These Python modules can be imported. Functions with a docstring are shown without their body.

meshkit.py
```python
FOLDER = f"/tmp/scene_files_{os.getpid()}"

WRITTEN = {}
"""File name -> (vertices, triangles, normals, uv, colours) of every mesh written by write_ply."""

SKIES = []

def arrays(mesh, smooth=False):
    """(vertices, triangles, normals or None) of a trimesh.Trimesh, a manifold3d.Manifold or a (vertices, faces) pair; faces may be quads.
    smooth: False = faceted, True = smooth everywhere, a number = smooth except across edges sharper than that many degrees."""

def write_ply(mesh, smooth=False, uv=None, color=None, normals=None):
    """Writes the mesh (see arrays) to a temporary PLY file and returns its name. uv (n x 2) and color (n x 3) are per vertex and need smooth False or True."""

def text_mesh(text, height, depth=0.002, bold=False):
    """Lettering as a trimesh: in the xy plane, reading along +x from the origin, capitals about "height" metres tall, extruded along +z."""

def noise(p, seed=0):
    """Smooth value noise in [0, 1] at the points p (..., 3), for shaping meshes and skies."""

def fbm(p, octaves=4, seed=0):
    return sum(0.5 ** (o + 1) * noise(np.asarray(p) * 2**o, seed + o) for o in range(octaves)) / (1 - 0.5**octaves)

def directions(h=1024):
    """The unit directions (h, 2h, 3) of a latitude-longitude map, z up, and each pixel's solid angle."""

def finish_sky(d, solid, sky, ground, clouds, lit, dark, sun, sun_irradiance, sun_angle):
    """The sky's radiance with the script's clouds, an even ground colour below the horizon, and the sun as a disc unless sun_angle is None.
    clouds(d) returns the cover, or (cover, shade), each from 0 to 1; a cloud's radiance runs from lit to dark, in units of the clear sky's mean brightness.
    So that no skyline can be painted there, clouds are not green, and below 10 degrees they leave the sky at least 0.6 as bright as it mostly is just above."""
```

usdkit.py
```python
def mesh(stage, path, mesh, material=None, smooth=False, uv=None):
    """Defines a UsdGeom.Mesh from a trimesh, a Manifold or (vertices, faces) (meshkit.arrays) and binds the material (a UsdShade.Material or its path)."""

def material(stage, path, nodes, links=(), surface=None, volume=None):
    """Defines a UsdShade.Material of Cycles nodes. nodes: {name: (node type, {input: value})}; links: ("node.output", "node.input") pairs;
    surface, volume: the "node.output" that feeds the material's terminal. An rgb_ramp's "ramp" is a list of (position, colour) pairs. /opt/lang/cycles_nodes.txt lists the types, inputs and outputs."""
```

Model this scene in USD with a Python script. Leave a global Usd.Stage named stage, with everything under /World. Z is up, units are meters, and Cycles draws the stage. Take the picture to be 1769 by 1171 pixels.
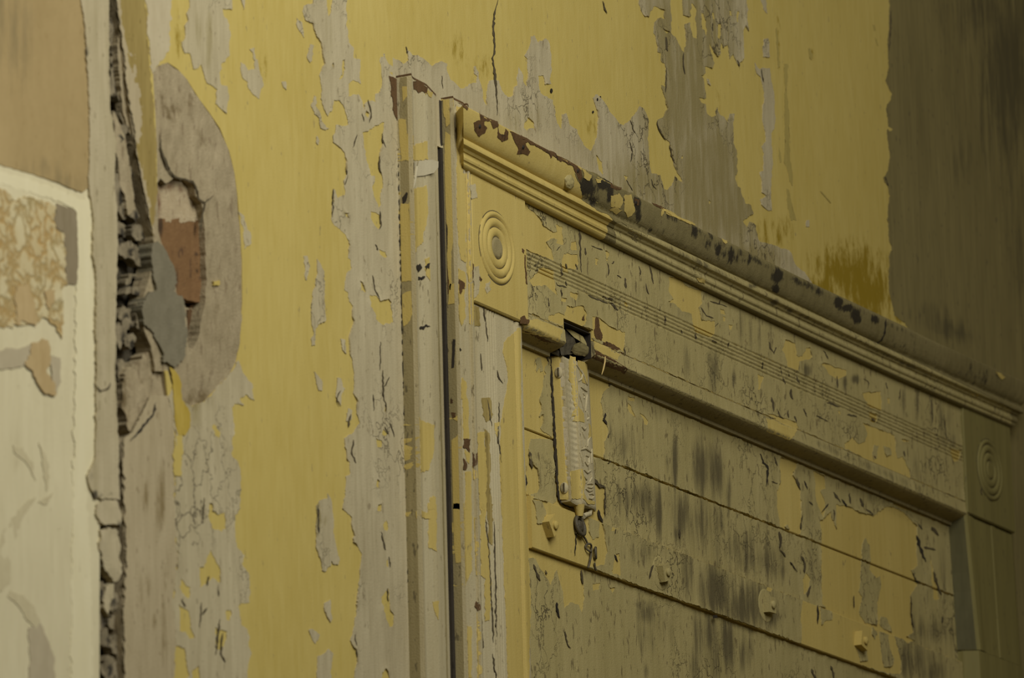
import math, numpy as np, trimesh, shapely, usdkit, meshkit, manifold3d
from shapely.geometry import Polygon, LineString, Point, box as sbox
from shapely.ops import unary_union
from scipy.spatial import Delaunay, cKDTree
from pxr import Usd, UsdGeom, UsdLux, UsdShade, Gf, Sdf

stage = Usd.Stage.CreateInMemory()
UsdGeom.SetStageUpAxis(stage, UsdGeom.Tokens.z)
UsdGeom.SetStageMetersPerUnit(stage, 1.0)
UsdGeom.Xform.Define(stage, '/World')

# ---------------------------------------------------------------- camera (a long lens looking up along the wall)
WPX, HPX, FPX = 1769.0, 1171.0, 9563.4
AZ, PITCH, ROLL = math.radians(27.953), math.radians(14.027), math.radians(-1.5888)
FW = np.array([math.cos(AZ) * math.cos(PITCH), math.sin(AZ) * math.cos(PITCH), math.sin(PITCH)])
R0 = np.array([math.sin(AZ), -math.cos(AZ), 0.0])
U0 = np.cross(R0, FW)
RT = math.cos(ROLL) * R0 + math.sin(ROLL) * U0
UP = np.cross(RT, FW)

def ray(px, py):
    px, py = np.asarray(px, float), np.asarray(py, float)
    return (px - WPX / 2)[..., None] * RT - (py - HPX / 2)[..., None] * UP + FPX * FW

_c = ray(858, 430)
_depth = 0.59e-3 * FPX                                   # the rosette is this far away: its block is 13 cm wide
_P = _c * _depth / (_c @ FW)
CAM = np.array([-_P[0], -_P[1], 2.85 - _P[2]])           # the wall is the plane y = 0, the room lies at y < 0

cam = UsdGeom.Camera.Define(stage, '/World/camera')
M = np.eye(4)
M[0, :3], M[1, :3], M[2, :3], M[3, :3] = RT, UP, -FW, CAM
cam.AddTransformOp().Set(Gf.Matrix4d(*M.ravel().tolist()))
cam.CreateHorizontalApertureAttr(36.0)
cam.CreateVerticalApertureAttr(36.0 * HPX / WPX)
cam.CreateFocalLengthAttr(36.0 * FPX / WPX)
cam.CreateFStopAttr(10.0)
cam.CreateFocusDistanceAttr(float(_depth * 1.03))
cam.CreateClippingRangeAttr(Gf.Vec2f(0.05, 100.0))
cam.CreateExposureAttr(0.0)

# ---------------------------------------------------------------- light: a tall window high up opposite the wall, dim warm room
def material(name, nodes, links, surface):
    return usdkit.material(stage, '/World/Looks/' + name, nodes, links, surface=surface)

dome = UsdLux.DomeLight.Define(stage, '/World/room_light')
dome.CreateColorAttr(Gf.Vec3f(1.0, 0.78, 0.34))
dome.CreateIntensityAttr(0.016)
key = UsdLux.RectLight.Define(stage, '/World/window_light')
key.CreateWidthAttr(1.1)
key.CreateHeightAttr(1.5)
key.CreateIntensityAttr(8.0)
key.CreateColorAttr(Gf.Vec3f(1.0, 0.985, 0.94))
_lp, _lt = np.array([-1.05, -1.6, 3.8]), np.array([-0.1, 0.0, 2.8])
_f = (_lt - _lp) / np.linalg.norm(_lt - _lp)
_r = np.cross(_f, [0, 0, 1.0]); _r /= np.linalg.norm(_r)
_u = np.cross(_r, _f)
M = np.eye(4)
M[0, :3], M[1, :3], M[2, :3], M[3, :3] = _r, _u, -_f, _lp
key.AddTransformOp().Set(Gf.Matrix4d(*M.ravel().tolist()))

# ---------------------------------------------------------------- from the photograph's pixels to points of the wall's planes
def uv(pts, d):
    """(x, z) of the point that pixel pts shows on the plane d millimetres in front of the wall."""
    pts = np.asarray(pts, float).reshape(-1, 2)
    r = ray(pts[:, 0], pts[:, 1])
    t = (-np.asarray(d) * 1e-3 - CAM[1]) / r[:, 1]
    p = CAM + r * t[:, None]
    return p[:, [0, 2]]

def uvf(pts, dfun):
    """The same on a moulded surface d = dfun(x, z)."""
    pts = np.asarray(pts, float).reshape(-1, 2)
    ds = np.linspace(40, -30, 561)
    r = ray(pts[:, 0], pts[:, 1])
    t = (-ds[None, :] * 1e-3 - CAM[1]) / r[:, 1:2]
    p = CAM + r[:, None, :] * t[..., None]
    hit = dfun(p[..., 0].ravel(), p[..., 2].ravel()).reshape(t.shape) >= ds[None, :]
    k = np.where(hit.any(1), hit.argmax(1), len(ds) - 1)
    return p[np.arange(len(pts)), k][:, [0, 2]]

def pix(P):
    """pixel of world points (used to lay stains where the surfaces have them)"""
    q = np.asarray(P) - CAM
    z = q @ FW
    return np.stack([q @ RT / z * FPX + WPX / 2, HPX / 2 - q @ UP / z * FPX], -1)

def U(x, y, d): return float(uv([(x, y)], d)[0, 0])
def V(x, y, d): return float(uv([(x, y)], d)[0, 1])

def T(s, ox=0, oy=0, k=1.0):
    """A traced outline 'x,y x,y ...', read off a crop at (ox, oy) enlarged k times."""
    a = np.array([[float(c) for c in w.split(',')] for w in s.split()])
    return np.array([ox, oy]) + a / k

def J(*parts): return np.vstack(parts)

# ---------------------------------------------------------------- materials
def paint(name, c1, c2, speck=(0.2, 0.17, 0.1), speck_at=0.70, stain=(0.09, 0.075, 0.04), rough=0.72, bump=0.25, fine=1.0, grain=0.16, blotch=0.5, sgrain=0.12, sr=(0.25, 1.05), crack=0.0):
    n = {
        'g': ('geometry', {}),
        'm1': ('mapping', {'scale': (1.0, 1.0, grain)}),
        'm2': ('mapping', {'scale': (1.0, 1.0, 0.35)}),
        'm3': ('mapping', {'scale': (1.0, 1.0, sgrain)}),
        'n1': ('noise_texture', {'scale': 130.0 * fine, 'detail': 5.0, 'roughness': 0.6}),
        'n2': ('noise_texture', {'scale': 9.0, 'detail': 4.0, 'roughness': 0.6}),
        'n3': ('noise_texture', {'scale': 190.0 * fine, 'detail': 3.0, 'roughness': 0.55}),
        'n4': ('noise_texture', {'scale': 520.0 * fine, 'detail': 4.0, 'roughness': 0.6}),
        'n5': ('noise_texture', {'scale': 75.0, 'detail': 6.0, 'roughness': 0.7}),
        'add': ('mix_float', {'fac': blotch}),
        'r1': ('map_range', {'from_min': 0.34, 'from_max': 0.66, 'to_min': 0.0, 'to_max': 1.0, 'clamp': True}),
        'c12': ('mix_color', {'a': c1, 'b': c2}),
        'r2': ('map_range', {'from_min': speck_at, 'from_max': speck_at + 0.05, 'to_min': 0.0, 'to_max': 0.75, 'clamp': True}),
        'csp': ('mix_color', {'b': speck}),
        'at': ('attribute', {'attribute': 'stain'}),
        'sn': ('math', {'math_type': 'subtract', 'value2': 0.5}),
        'sm': ('math', {'math_type': 'multiply', 'value2': 2.5}),
        'sw': ('math', {'math_type': 'minimum', 'value2': 1.0}),
        'sa': ('math', {'math_type': 'add'}),
        'sr': ('map_range', {'range_type': 'smoothstep', 'from_min': sr[0], 'from_max': sr[1], 'to_min': 0.0, 'to_max': 0.92, 'clamp': True}),
        'sk': ('math', {'math_type': 'multiply'}),
        's3': ('math', {'math_type': 'multiply', 'value2': 3.0, 'use_clamp': True}),
        'cst': ('mix_color', {'b': stain}),
        'bh': ('mix_float', {'fac': 0.4}),
        'bp': ('bump', {'strength': bump, 'distance': 0.002}),
        'p': ('principled_bsdf', {'roughness': rough, 'specular_ior_level': 0.25}),
    }
    l = [('g.position', 'm1.vector'), ('g.position', 'm2.vector'), ('g.position', 'm3.vector'), ('m1.vector', 'n1.vector'), ('m2.vector', 'n2.vector'), ('m2.vector', 'n3.vector'),
         ('g.position', 'n4.vector'), ('m3.vector', 'n5.vector'), ('n1.fac', 'add.a'), ('n2.fac', 'add.b'), ('add.result', 'r1.value'), ('r1.result', 'c12.fac'),
         ('n3.fac', 'r2.value'), ('r2.result', 'csp.fac'), ('c12.result', 'csp.a'), ('n5.fac', 'sn.value1'), ('sn.value', 'sm.value1'), ('at.fac', 's3.value1'),
         ('sm.value', 'sk.value1'), ('s3.value', 'sk.value2'), ('at.fac', 'sw.value1'), ('sw.value', 'sa.value1'), ('sk.value', 'sa.value2'), ('sa.value', 'sr.value'), ('sr.result', 'cst.fac'),
         ('csp.result', 'cst.a'), ('cst.result', 'p.base_color'), ('n4.fac', 'bh.a'), ('n1.fac', 'bh.b'), ('bh.result', 'bp.height'), ('bp.normal', 'p.normal')]
    if crack:                                            # fine alligator cracks of old paint, in places
        n.update({'km': ('mapping', {'scale': (1.0, 1.0, 0.55)}), 'kn': ('noise_texture', {'scale': 70.0, 'detail': 3.0}), 'kv': ('mix_vector', {'fac': 0.03}), 'k': ('voronoi_texture', {'feature': 'distance_to_edge', 'scale': 46.0}),
                  'kr': ('map_range', {'from_min': 0.012, 'from_max': 0.035, 'to_min': 1.0, 'to_max': 0.0, 'clamp': True}), 'kw': ('noise_texture', {'scale': 7.0, 'detail': 2.0}),
                  'kp': ('map_range', {'from_min': 0.50, 'from_max': 0.66, 'to_min': 0.0, 'to_max': crack, 'clamp': True}), 'kf': ('math', {'math_type': 'multiply'}), 'kc': ('mix_color', {'b': (0.07, 0.055, 0.028)}),
                  'kb': ('bump', {'strength': 0.7, 'distance': 0.0015, 'invert': True})})
        l = [x for x in l if x not in (('cst.result', 'p.base_color'), ('bp.normal', 'p.normal'))]
        l += [('g.position', 'km.vector'), ('g.position', 'kn.vector'), ('km.vector', 'kv.a'), ('kn.color', 'kv.b'), ('kv.result', 'k.vector'), ('k.distance', 'kr.value'), ('g.position', 'kw.vector'), ('kw.fac', 'kp.value'),
              ('kr.result', 'kf.value1'), ('kp.result', 'kf.value2'), ('kf.value', 'kc.fac'), ('cst.result', 'kc.a'), ('kc.result', 'p.base_color'), ('kf.value', 'kb.height'), ('bp.normal', 'kb.normal'), ('kb.normal', 'p.normal')]
    return material(name, n, l, 'p.BSDF')

YEL = paint('yellow_paint', (0.475, 0.362, 0.09), (0.55, 0.435, 0.133), speck=(0.30, 0.24, 0.10), speck_at=0.665, stain=(0.25, 0.165, 0.004), bump=0.2, sgrain=0.4, sr=(.2, .8))
YELD = paint('stained_yellow_paint', (0.50, 0.345, 0.075), (0.61, 0.46, 0.13), speck=(0.25, 0.18, 0.06), speck_at=0.66, stain=(0.10, 0.065, 0.015))
YELW = paint('wood_yellow_paint', (0.47, 0.352, 0.095), (0.555, 0.43, 0.135), speck=(0.25, 0.19, 0.08), speck_at=0.68, stain=(0.085, 0.065, 0.03), grain=0.05)
GREY = paint('grey_paint', (0.37, 0.31, 0.175), (0.525, 0.455, 0.277), speck=(0.25, 0.20, 0.11), speck_at=0.64, stain=(0.255, 0.205, 0.078), sr=(.1, 1.2), grain=0.1, bump=0.35, crack=.75)
GREYD = paint('grimy_grey_paint', (0.335, 0.277, 0.108), (0.44, 0.367, 0.158), speck=(0.15, 0.115, 0.05), speck_at=0.62, stain=(0.105, 0.086, 0.041), sr=(.15, 1.15), grain=0.09, bump=0.4, crack=.85)
GREYW = paint('grey_wood_paint', (0.42, 0.35, 0.185), (0.55, 0.48, 0.29), speck=(0.16, 0.125, 0.06), speck_at=0.65, stain=(0.10, 0.08, 0.035), grain=0.04, bump=0.4)
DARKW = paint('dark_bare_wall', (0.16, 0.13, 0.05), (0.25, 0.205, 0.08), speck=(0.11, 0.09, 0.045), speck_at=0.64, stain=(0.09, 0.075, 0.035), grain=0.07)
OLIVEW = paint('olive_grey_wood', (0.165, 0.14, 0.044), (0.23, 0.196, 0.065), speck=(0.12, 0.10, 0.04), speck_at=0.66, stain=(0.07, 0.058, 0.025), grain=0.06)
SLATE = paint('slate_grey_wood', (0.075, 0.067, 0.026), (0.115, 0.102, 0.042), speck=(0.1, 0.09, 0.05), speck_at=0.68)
CAPG = paint('soiled_cap_paint', (0.165, 0.135, 0.052), (0.255, 0.21, 0.09), speck=(0.12, 0.09, 0.045), speck_at=0.64, stain=(0.022, 0.018, 0.013), grain=0.25, bump=0.45, sgrain=0.5, sr=(.4, .85))
RUST = paint('bare_brown_wood', (0.085, 0.045, 0.017), (0.14, 0.078, 0.03), speck=(0.04, 0.025, 0.012), speck_at=0.6, bump=0.6)
BLACK = paint('black_dirt_shade', (0.022, 0.018, 0.013), (0.045, 0.036, 0.024), speck=(0.015, 0.012, 0.01), speck_at=0.6)  # black for dirt, and for shadow lines and linings painted in
CRACK = paint('crack_dirt_shade', (0.06, 0.047, 0.024), (0.12, 0.095, 0.05), speck=(0.04, 0.03, 0.015), speck_at=0.6)  # dark of the cracks: dirt plus the shade of lifted edges, painted in
IRON = paint('grimy_iron', (0.045, 0.039, 0.026), (0.12, 0.10, 0.06), speck=(0.03, 0.026, 0.018), speck_at=0.6, rough=0.5, bump=0.6)
TAUPE = paint('bare_render', (0.275, 0.22, 0.12), (0.44, 0.36, 0.215), speck=(0.22, 0.165, 0.09), speck_at=0.60, stain=(0.16, 0.115, 0.05), bump=0.8, fine=0.8, grain=0.5, sgrain=0.8)
TAUPEV = paint('bare_streaked_plaster', (0.36, 0.29, 0.16), (0.48, 0.40, 0.24), speck=(0.25, 0.19, 0.10), speck_at=0.63, stain=(0.20, 0.145, 0.055), bump=0.5, grain=0.12)
OLIVE = paint('olive_stain', (0.23, 0.165, 0.045), (0.36, 0.275, 0.09), speck=(0.17, 0.12, 0.03), speck_at=0.62, grain=0.12)
MUST = paint('mustard_run', (0.36, 0.25, 0.025), (0.52, 0.39, 0.09), grain=0.2)
PALE = paint('pale_plaster', (0.44, 0.37, 0.22), (0.52, 0.45, 0.285), speck=(0.3, 0.24, 0.14), speck_at=0.64, grain=0.25)
CEM = paint('blue_grey_cement', (0.175, 0.154, 0.094), (0.235, 0.208, 0.132), speck=(0.17, 0.15, 0.1), speck_at=0.64, bump=0.7, grain=0.6)
BRICK = paint('red_brick', (0.18, 0.095, 0.036), (0.24, 0.135, 0.052), speck=(0.09, 0.05, 0.025), speck_at=0.64, stain=(0.05, 0.03, 0.015), bump=0.8, grain=0.8)
MORT = paint('lime_mortar', (0.40, 0.31, 0.175), (0.50, 0.41, 0.25), speck=(0.2, 0.12, 0.06), speck_at=0.62, stain=(0.15, 0.07, 0.03), bump=0.9, grain=0.9)
RUB = paint('dirty_rubble', (0.025, 0.021, 0.014), (0.12, 0.10, 0.06), speck=(0.03, 0.025, 0.017), speck_at=0.58, stain=(0.03, 0.025, 0.018), bump=1.0, grain=0.6, blotch=0.35)
STRIP = paint('cracked_plaster_strip', (0.36, 0.30, 0.16), (0.52, 0.445, 0.275), speck=(0.25, 0.2, 0.1), speck_at=0.66, stain=(0.045, 0.036, 0.022), bump=0.6, grain=0.07)
CREAML = paint('pale_cream_border', (0.69, 0.62, 0.375), (0.75, 0.68, 0.435), speck=(0.5, 0.43, 0.25), speck_at=0.7, bump=0.3)
CREAM = paint('cream_distemper', (0.61, 0.54, 0.325), (0.70, 0.63, 0.395), speck=(0.42, 0.36, 0.2), speck_at=0.70, stain=(0.4, 0.33, 0.17), bump=0.3)
TAN = paint('tan_wall_paint', (0.33, 0.238, 0.098), (0.42, 0.31, 0.138), speck=(0.3, 0.21, 0.08), speck_at=0.66, stain=(0.25, 0.19, 0.085), grain=0.6, blotch=0.75)
WPG = paint('brown_grey_wallpaper', (0.225, 0.18, 0.10), (0.30, 0.245, 0.15), speck=(0.18, 0.14, 0.08), grain=0.3)
FADE = paint('faded_scroll_print', (0.51, 0.44, 0.255), (0.60, 0.53, 0.32), speck=(0.36, 0.3, 0.17), grain=0.4)
FADEG = paint('faded_lilac_print', (0.42, 0.355, 0.22), (0.50, 0.43, 0.275), speck=(0.33, 0.27, 0.17), grain=0.4)
OCHRE = paint('ochre_print', (0.42, 0.30, 0.13), (0.52, 0.39, 0.19), speck=(0.34, 0.24, 0.1), grain=0.4)
PAPER = paint('yellowed_paper_tape', (0.48, 0.42, 0.27), (0.56, 0.50, 0.33), speck=(0.4, 0.34, 0.2), speck_at=0.7, rough=0.5)
OLIVEL = paint('faint_olive_streak', (0.34, 0.27, 0.075), (0.43, 0.34, 0.10), speck=(0.2, 0.15, 0.04), speck_at=0.62, grain=0.12)
SOIL_SHADE = paint('soil_shade_olive_paint', (0.24, 0.195, 0.085), (0.34, 0.28, 0.135), speck=(0.1, 0.08, 0.04), speck_at=0.62, grain=0.05, bump=0.4)  # paints shade on cove, side faces and soffit; also the boss colour
LUMP = paint('dirty_plaster_lump', (0.13, 0.105, 0.06), (0.36, 0.30, 0.18), speck=(0.05, 0.04, 0.025), speck_at=0.6, stain=(0.02, 0.017, 0.012), bump=0.9, grain=0.7, sgrain=0.8)
FLOORM = paint('dusty_floor', (0.10, 0.075, 0.04), (0.15, 0.115, 0.065))

def crackle(name):                                       # crazed floral wallpaper print: pale flakes with ochre between
    n = {'g': ('geometry', {}), 'm': ('mapping', {'scale': (1.0, 1.0, 0.72)}), 'w': ('noise_texture', {'scale': 60.0, 'detail': 3.0}),
         'mv': ('mix_vector', {'fac': 0.035}), 'v': ('voronoi_texture', {'feature': 'distance_to_edge', 'scale': 58.0}), 'n': ('noise_texture', {'scale': 28.0, 'detail': 4.0}),
         'r': ('map_range', {'from_min': 0.02, 'from_max': 0.22, 'clamp': True}), 'rn': ('map_range', {'from_min': 0.35, 'from_max': 0.65, 'clamp': True}),
         'dk': ('mix_color', {'a': (0.36, 0.28, 0.12), 'b': (0.42, 0.27, 0.09)}), 'lt': ('mix_color', {'a': (0.60, 0.52, 0.30), 'b': (0.52, 0.42, 0.21)}),
         'c': ('mix_color', {}), 'b': ('bump', {'strength': 0.4, 'distance': 0.002}), 'p': ('principled_bsdf', {'roughness': 0.8, 'specular_ior_level': 0.2})}
    l = [('g.position', 'm.vector'), ('g.position', 'w.vector'), ('m.vector', 'mv.a'), ('w.color', 'mv.b'), ('mv.result', 'v.vector'), ('g.position', 'n.vector'), ('v.distance', 'r.value'),
         ('n.fac', 'rn.value'), ('rn.result', 'dk.fac'), ('rn.result', 'lt.fac'), ('r.result', 'c.fac'), ('dk.result', 'c.a'), ('lt.result', 'c.b'), ('c.result', 'p.base_color'),
         ('r.result', 'b.height'), ('b.normal', 'p.normal')]
    return material(name, n, l, 'p.BSDF')
CRAZED = crackle('crazed_wallpaper')

# ---------------------------------------------------------------- prims
def numbered(path):
    if not stage.GetPrimAtPath(path): return path
    k = 1
    while stage.GetPrimAtPath(f'{path}_{k:03d}'): k += 1
    return f'{path}_{k:03d}'

def parent_path(parent):
    return '/World' if parent is None else str(parent.GetPath())

def tag(prim, label=None, category=None, kind=None, group=None):
    for k, v in (('label', label), ('category', category), ('kind', kind), ('group', group)):
        if v: prim.SetCustomDataByKey(k, v)
    return prim

def xform(name, label=None, category=None, kind=None, at=(0, 0, 0)):
    x = UsdGeom.Xform.Define(stage, numbered('/World/' + name))
    if any(at): x.AddTranslateOp().Set(Gf.Vec3d(*map(float, at)))
    p = x.GetPrim()
    p.SetCustomDataByKey('at', ','.join(f'{c:.6f}' for c in at))
    ORIGIN[str(p.GetPath())] = np.array(at, float)
    return tag(p, label, category, kind)
ORIGIN = {}

def obj(name, mesh, mat, parent, smooth=False, stain=None, label=None, kind=None):
    path = numbered(parent_path(parent) + '/' + name)
    v, f = (np.asarray(mesh[0], float), np.asarray(mesh[1], int)) if isinstance(mesh, tuple) else (np.asarray(mesh.vertices), np.asarray(mesh.faces))
    top = '/'.join(path.split('/')[:3])
    v = v - ORIGIN.get(top, 0.0)
    m = usdkit.mesh(stage, path, trimesh.Trimesh(v, f, process=False), mat, smooth=smooth)
    m.CreateDoubleSidedAttr(True)
    if stain is not None:
        UsdGeom.PrimvarsAPI(m).CreatePrimvar('stain', Sdf.ValueTypeNames.FloatArray, 'vertex').Set([float(s) for s in stain])
    return tag(m.GetPrim(), label, None, kind)

# ---------------------------------------------------------------- shapes
def ragged(poly, seed, amp=(0.0032, 0.0016), seg=0.0016):
    """The outline broken up as flaking paint breaks."""
    out = []
    for p in getattr(poly, 'geoms', [poly]):
        if p.is_empty or p.geom_type != 'Polygon': continue
        def ring(r):
            r = shapely.segmentize(LineString(r.coords), seg)
            c = np.array(r.coords)[:-1]
            q = np.column_stack([c[:, 0] * 170, c[:, 1] * 190, np.zeros(len(c))])
            q2 = q * 3.1
            du = (meshkit.noise(q, seed) - 0.5) * 1.3 + (meshkit.noise(q2, seed + 5) - 0.5) * 0.8
            dv = (meshkit.noise(q + 31.7, seed + 1) - 0.5) * 1.3 + (meshkit.noise(q2 + 17.3, seed + 6) - 0.5) * 0.8
            return c + np.column_stack([du * amp[0], dv * amp[1]])
        q = Polygon(ring(p.exterior), [ring(i) for i in p.interiors if Polygon(i).area > 3e-6])
        q = q.buffer(0)
        out += [g for g in getattr(q, 'geoms', [q]) if g.geom_type == 'Polygon' and g.area > 4e-6]
    return unary_union(out) if out else Polygon()

def sheet(poly, dfun, off=0.0, thick=0.6, step=0.006, lift=0.0, seed=1, bumps=(0.0, 60), seg=0.0016, an=(1.0, 1.0), frame=None):
    """A coat or slab with the outline poly (x, z), lying on d = dfun(x, z) + off millimetres, its rim `thick` deep; lift: how far flakes curl up at the rim."""
    V_, F_ = [], []
    n0 = 0
    rng = np.random.default_rng(seed)
    for p in getattr(poly, 'geoms', [poly]):
        if p.geom_type != 'Polygon' or p.area < 3e-6: continue
        ps = shapely.segmentize(p, seg)
        b = np.vstack([np.array(r.coords)[:-1] for r in [ps.exterior, *ps.interiors]])
        b = np.unique(np.round(b, 7), axis=0)
        x0, z0, x1, z1 = p.bounds
        gx, gz = np.meshgrid(np.arange(x0, x1, step / an[0]), np.arange(z0, z1, step / an[1]))
        g = np.column_stack([gx.ravel(), gz.ravel()]) + rng.uniform(-0.3, 0.3, (gx.size, 2)) * step / np.array(an)
        shapely.prepare(p)
        g = g[shapely.contains_xy(p, g[:, 0], g[:, 1])]
        if len(g):
            dist = cKDTree(b * an).query(g * an)[0]
            near = dist > max(0.4 * step, 0.5 * seg)
            g = g[near]
        pts = np.vstack([b, g])
        tri = Delaunay(pts * an).simplices
        c = pts[tri].mean(1)
        tri = tri[shapely.contains_xy(p, c[:, 0], c[:, 1])]
        a = pts[tri]
        area = np.cross(a[:, 1] - a[:, 0], a[:, 2] - a[:, 0])
        tri = np.where((area < 0)[:, None], tri[:, ::-1], tri)
        tri = tri[np.abs(area) > 1e-12]
        d = dfun(pts[:, 0], pts[:, 1]) + off
        q = np.column_stack([pts[:, 0], pts[:, 1], np.zeros(len(pts))])
        if bumps[0]: d = d + bumps[0] * (meshkit.fbm(q * bumps[1], 4, seed) - 0.5) * 2
        if lift:
            dist = cKDTree(b).query(pts)[0]
            mask = np.clip((meshkit.noise(q * np.array([75, 60, 1]), seed + 9) - 0.5) * 3.2, 0, 1)
            d = d + lift * mask * np.exp(-dist / 0.0035)
        front = np.column_stack([pts[:, 0], -d * 1e-3, pts[:, 1]])
        e = np.vstack([tri[:, [0, 1]], tri[:, [1, 2]], tri[:, [2, 0]]])
        key_ = np.sort(e, 1)
        _, inv, cnt = np.unique(key_, axis=0, return_inverse=True, return_counts=True)
        e = e[cnt[inv.ravel()] == 1]
        ids = np.unique(e)
        remap = np.full(len(pts), -1); remap[ids] = np.arange(len(ids))
        top = front[ids]; bot = top.copy()
        bot[:, 1] = -((dfun(pts[ids, 0], pts[ids, 1]) + off - thick) * 1e-3)
        n = len(front)
        e2 = remap[e]
        sk = np.vstack([np.column_stack([n + e2[:, 1], n + e2[:, 0], n + len(ids) + e2[:, 0]]), np.column_stack([n + e2[:, 1], n + len(ids) + e2[:, 0], n + len(ids) + e2[:, 1]])])
        if frame is not None: front, top, bot = frame(front), frame(top), frame(bot)
        V_ += [front, top, bot]; F_ += [tri + n0, sk + n0]
        n0 += n + 2 * len(ids)
    if not V_: return None
    return np.vstack(V_), np.vstack(F_)

def flat(d): return lambda x, z: np.zeros(np.shape(x)) + d

def stains(mesh, blobs):
    """stain strength at the vertices: blobs of (px, py, rx, ry, strength, turn) in the photograph's pixels"""
    q = pix(mesh[0])
    s = np.zeros(len(q))
    for b in blobs:
        px, py, rx, ry, k = b[:5]
        t = math.radians(b[5]) if len(b) > 5 else 0.0
        dx, dy = q[:, 0] - px, q[:, 1] - py
        a, c = (dx * math.cos(t) + dy * math.sin(t)) / rx, (-dx * math.sin(t) + dy * math.cos(t)) / ry
        s = np.maximum(s, k * np.exp(-(a * a + c * c)))
    return s

def coat(name, polys, mat, parent, d=0.0, dfun=None, off=0.5, thick=0.6, lift=0.9, seed=1, step=0.006, amp=(0.0032, 0.0016), blobs=None, minus=None, label=None, bumps=(0.12, 90), smooth=True, rag=True, clip=None, an=(1.0, 1.0)):
    """Paint or plaster of traced outline(s), each piece its own mesh."""
    f = dfun or flat(d)
    for k, a in enumerate(polys if isinstance(polys, list) else [polys]):
        if isinstance(a, np.ndarray):
            a = Polygon(uvf(a, f) if dfun else uv(a, d)).buffer(0)
        if minus is not None: a = a.difference(minus)
        if clip is not None: a = a.intersection(clip)
        if rag: a = ragged(a, seed + 13 * k, amp)
        for j, g in enumerate(getattr(a, 'geoms', [a])):
            if g.geom_type != 'Polygon' or g.area < 5e-6: continue
            m = sheet(g, f, off + .025 * (k % 7), thick, step, lift, seed + 13 * k + j, bumps, an=an)
            if m is None: continue
            obj(name, m, mat, parent, smooth, stains(m, blobs) if blobs else None, label)

def slit(name, pts, w, mat, parent, d=0.0, dfun=None, off=0.75, seed=1, label=None):
    """A crack or dark line: dirt and shade painted as a sliver, w pixels wide where it gapes."""
    pts = np.asarray(pts, float)
    L = LineString(pts)
    n = max(6, int(L.length / 4))
    t = np.linspace(0, 1, n)
    c = np.array([L.interpolate(s, normalized=True).coords[0] for s in t])
    q = np.column_stack([c * 0.23, np.zeros(n)])
    c = c + np.column_stack([meshkit.noise(q, seed) - 0.5, meshkit.noise(q + 9, seed) - 0.5]) * 2.2
    tg = np.gradient(c, axis=0); tg /= np.maximum(np.linalg.norm(tg, axis=1, keepdims=True), 1e-6)
    nr = np.column_stack([-tg[:, 1], tg[:, 0]])
    ww = w * 0.5 * (0.25 + 1.1 * meshkit.noise(q * 1.7 + 3, seed + 2)) * np.clip(np.minimum(t, 1 - t) * 6, 0.12, 1)
    a = np.vstack([c + nr * ww[:, None] * .8, (c - .8 * nr * ww[:, None])[::-1]])
    f = dfun or flat(d)
    g = Polygon(uvf(a, f) if dfun else uv(a, d)).buffer(0)
    m = sheet(g, f, off, 0.4, 0.01, 0, seed, seg=0.004)
    if m is not None: obj(name, m, mat, parent, False, None, label)

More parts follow.
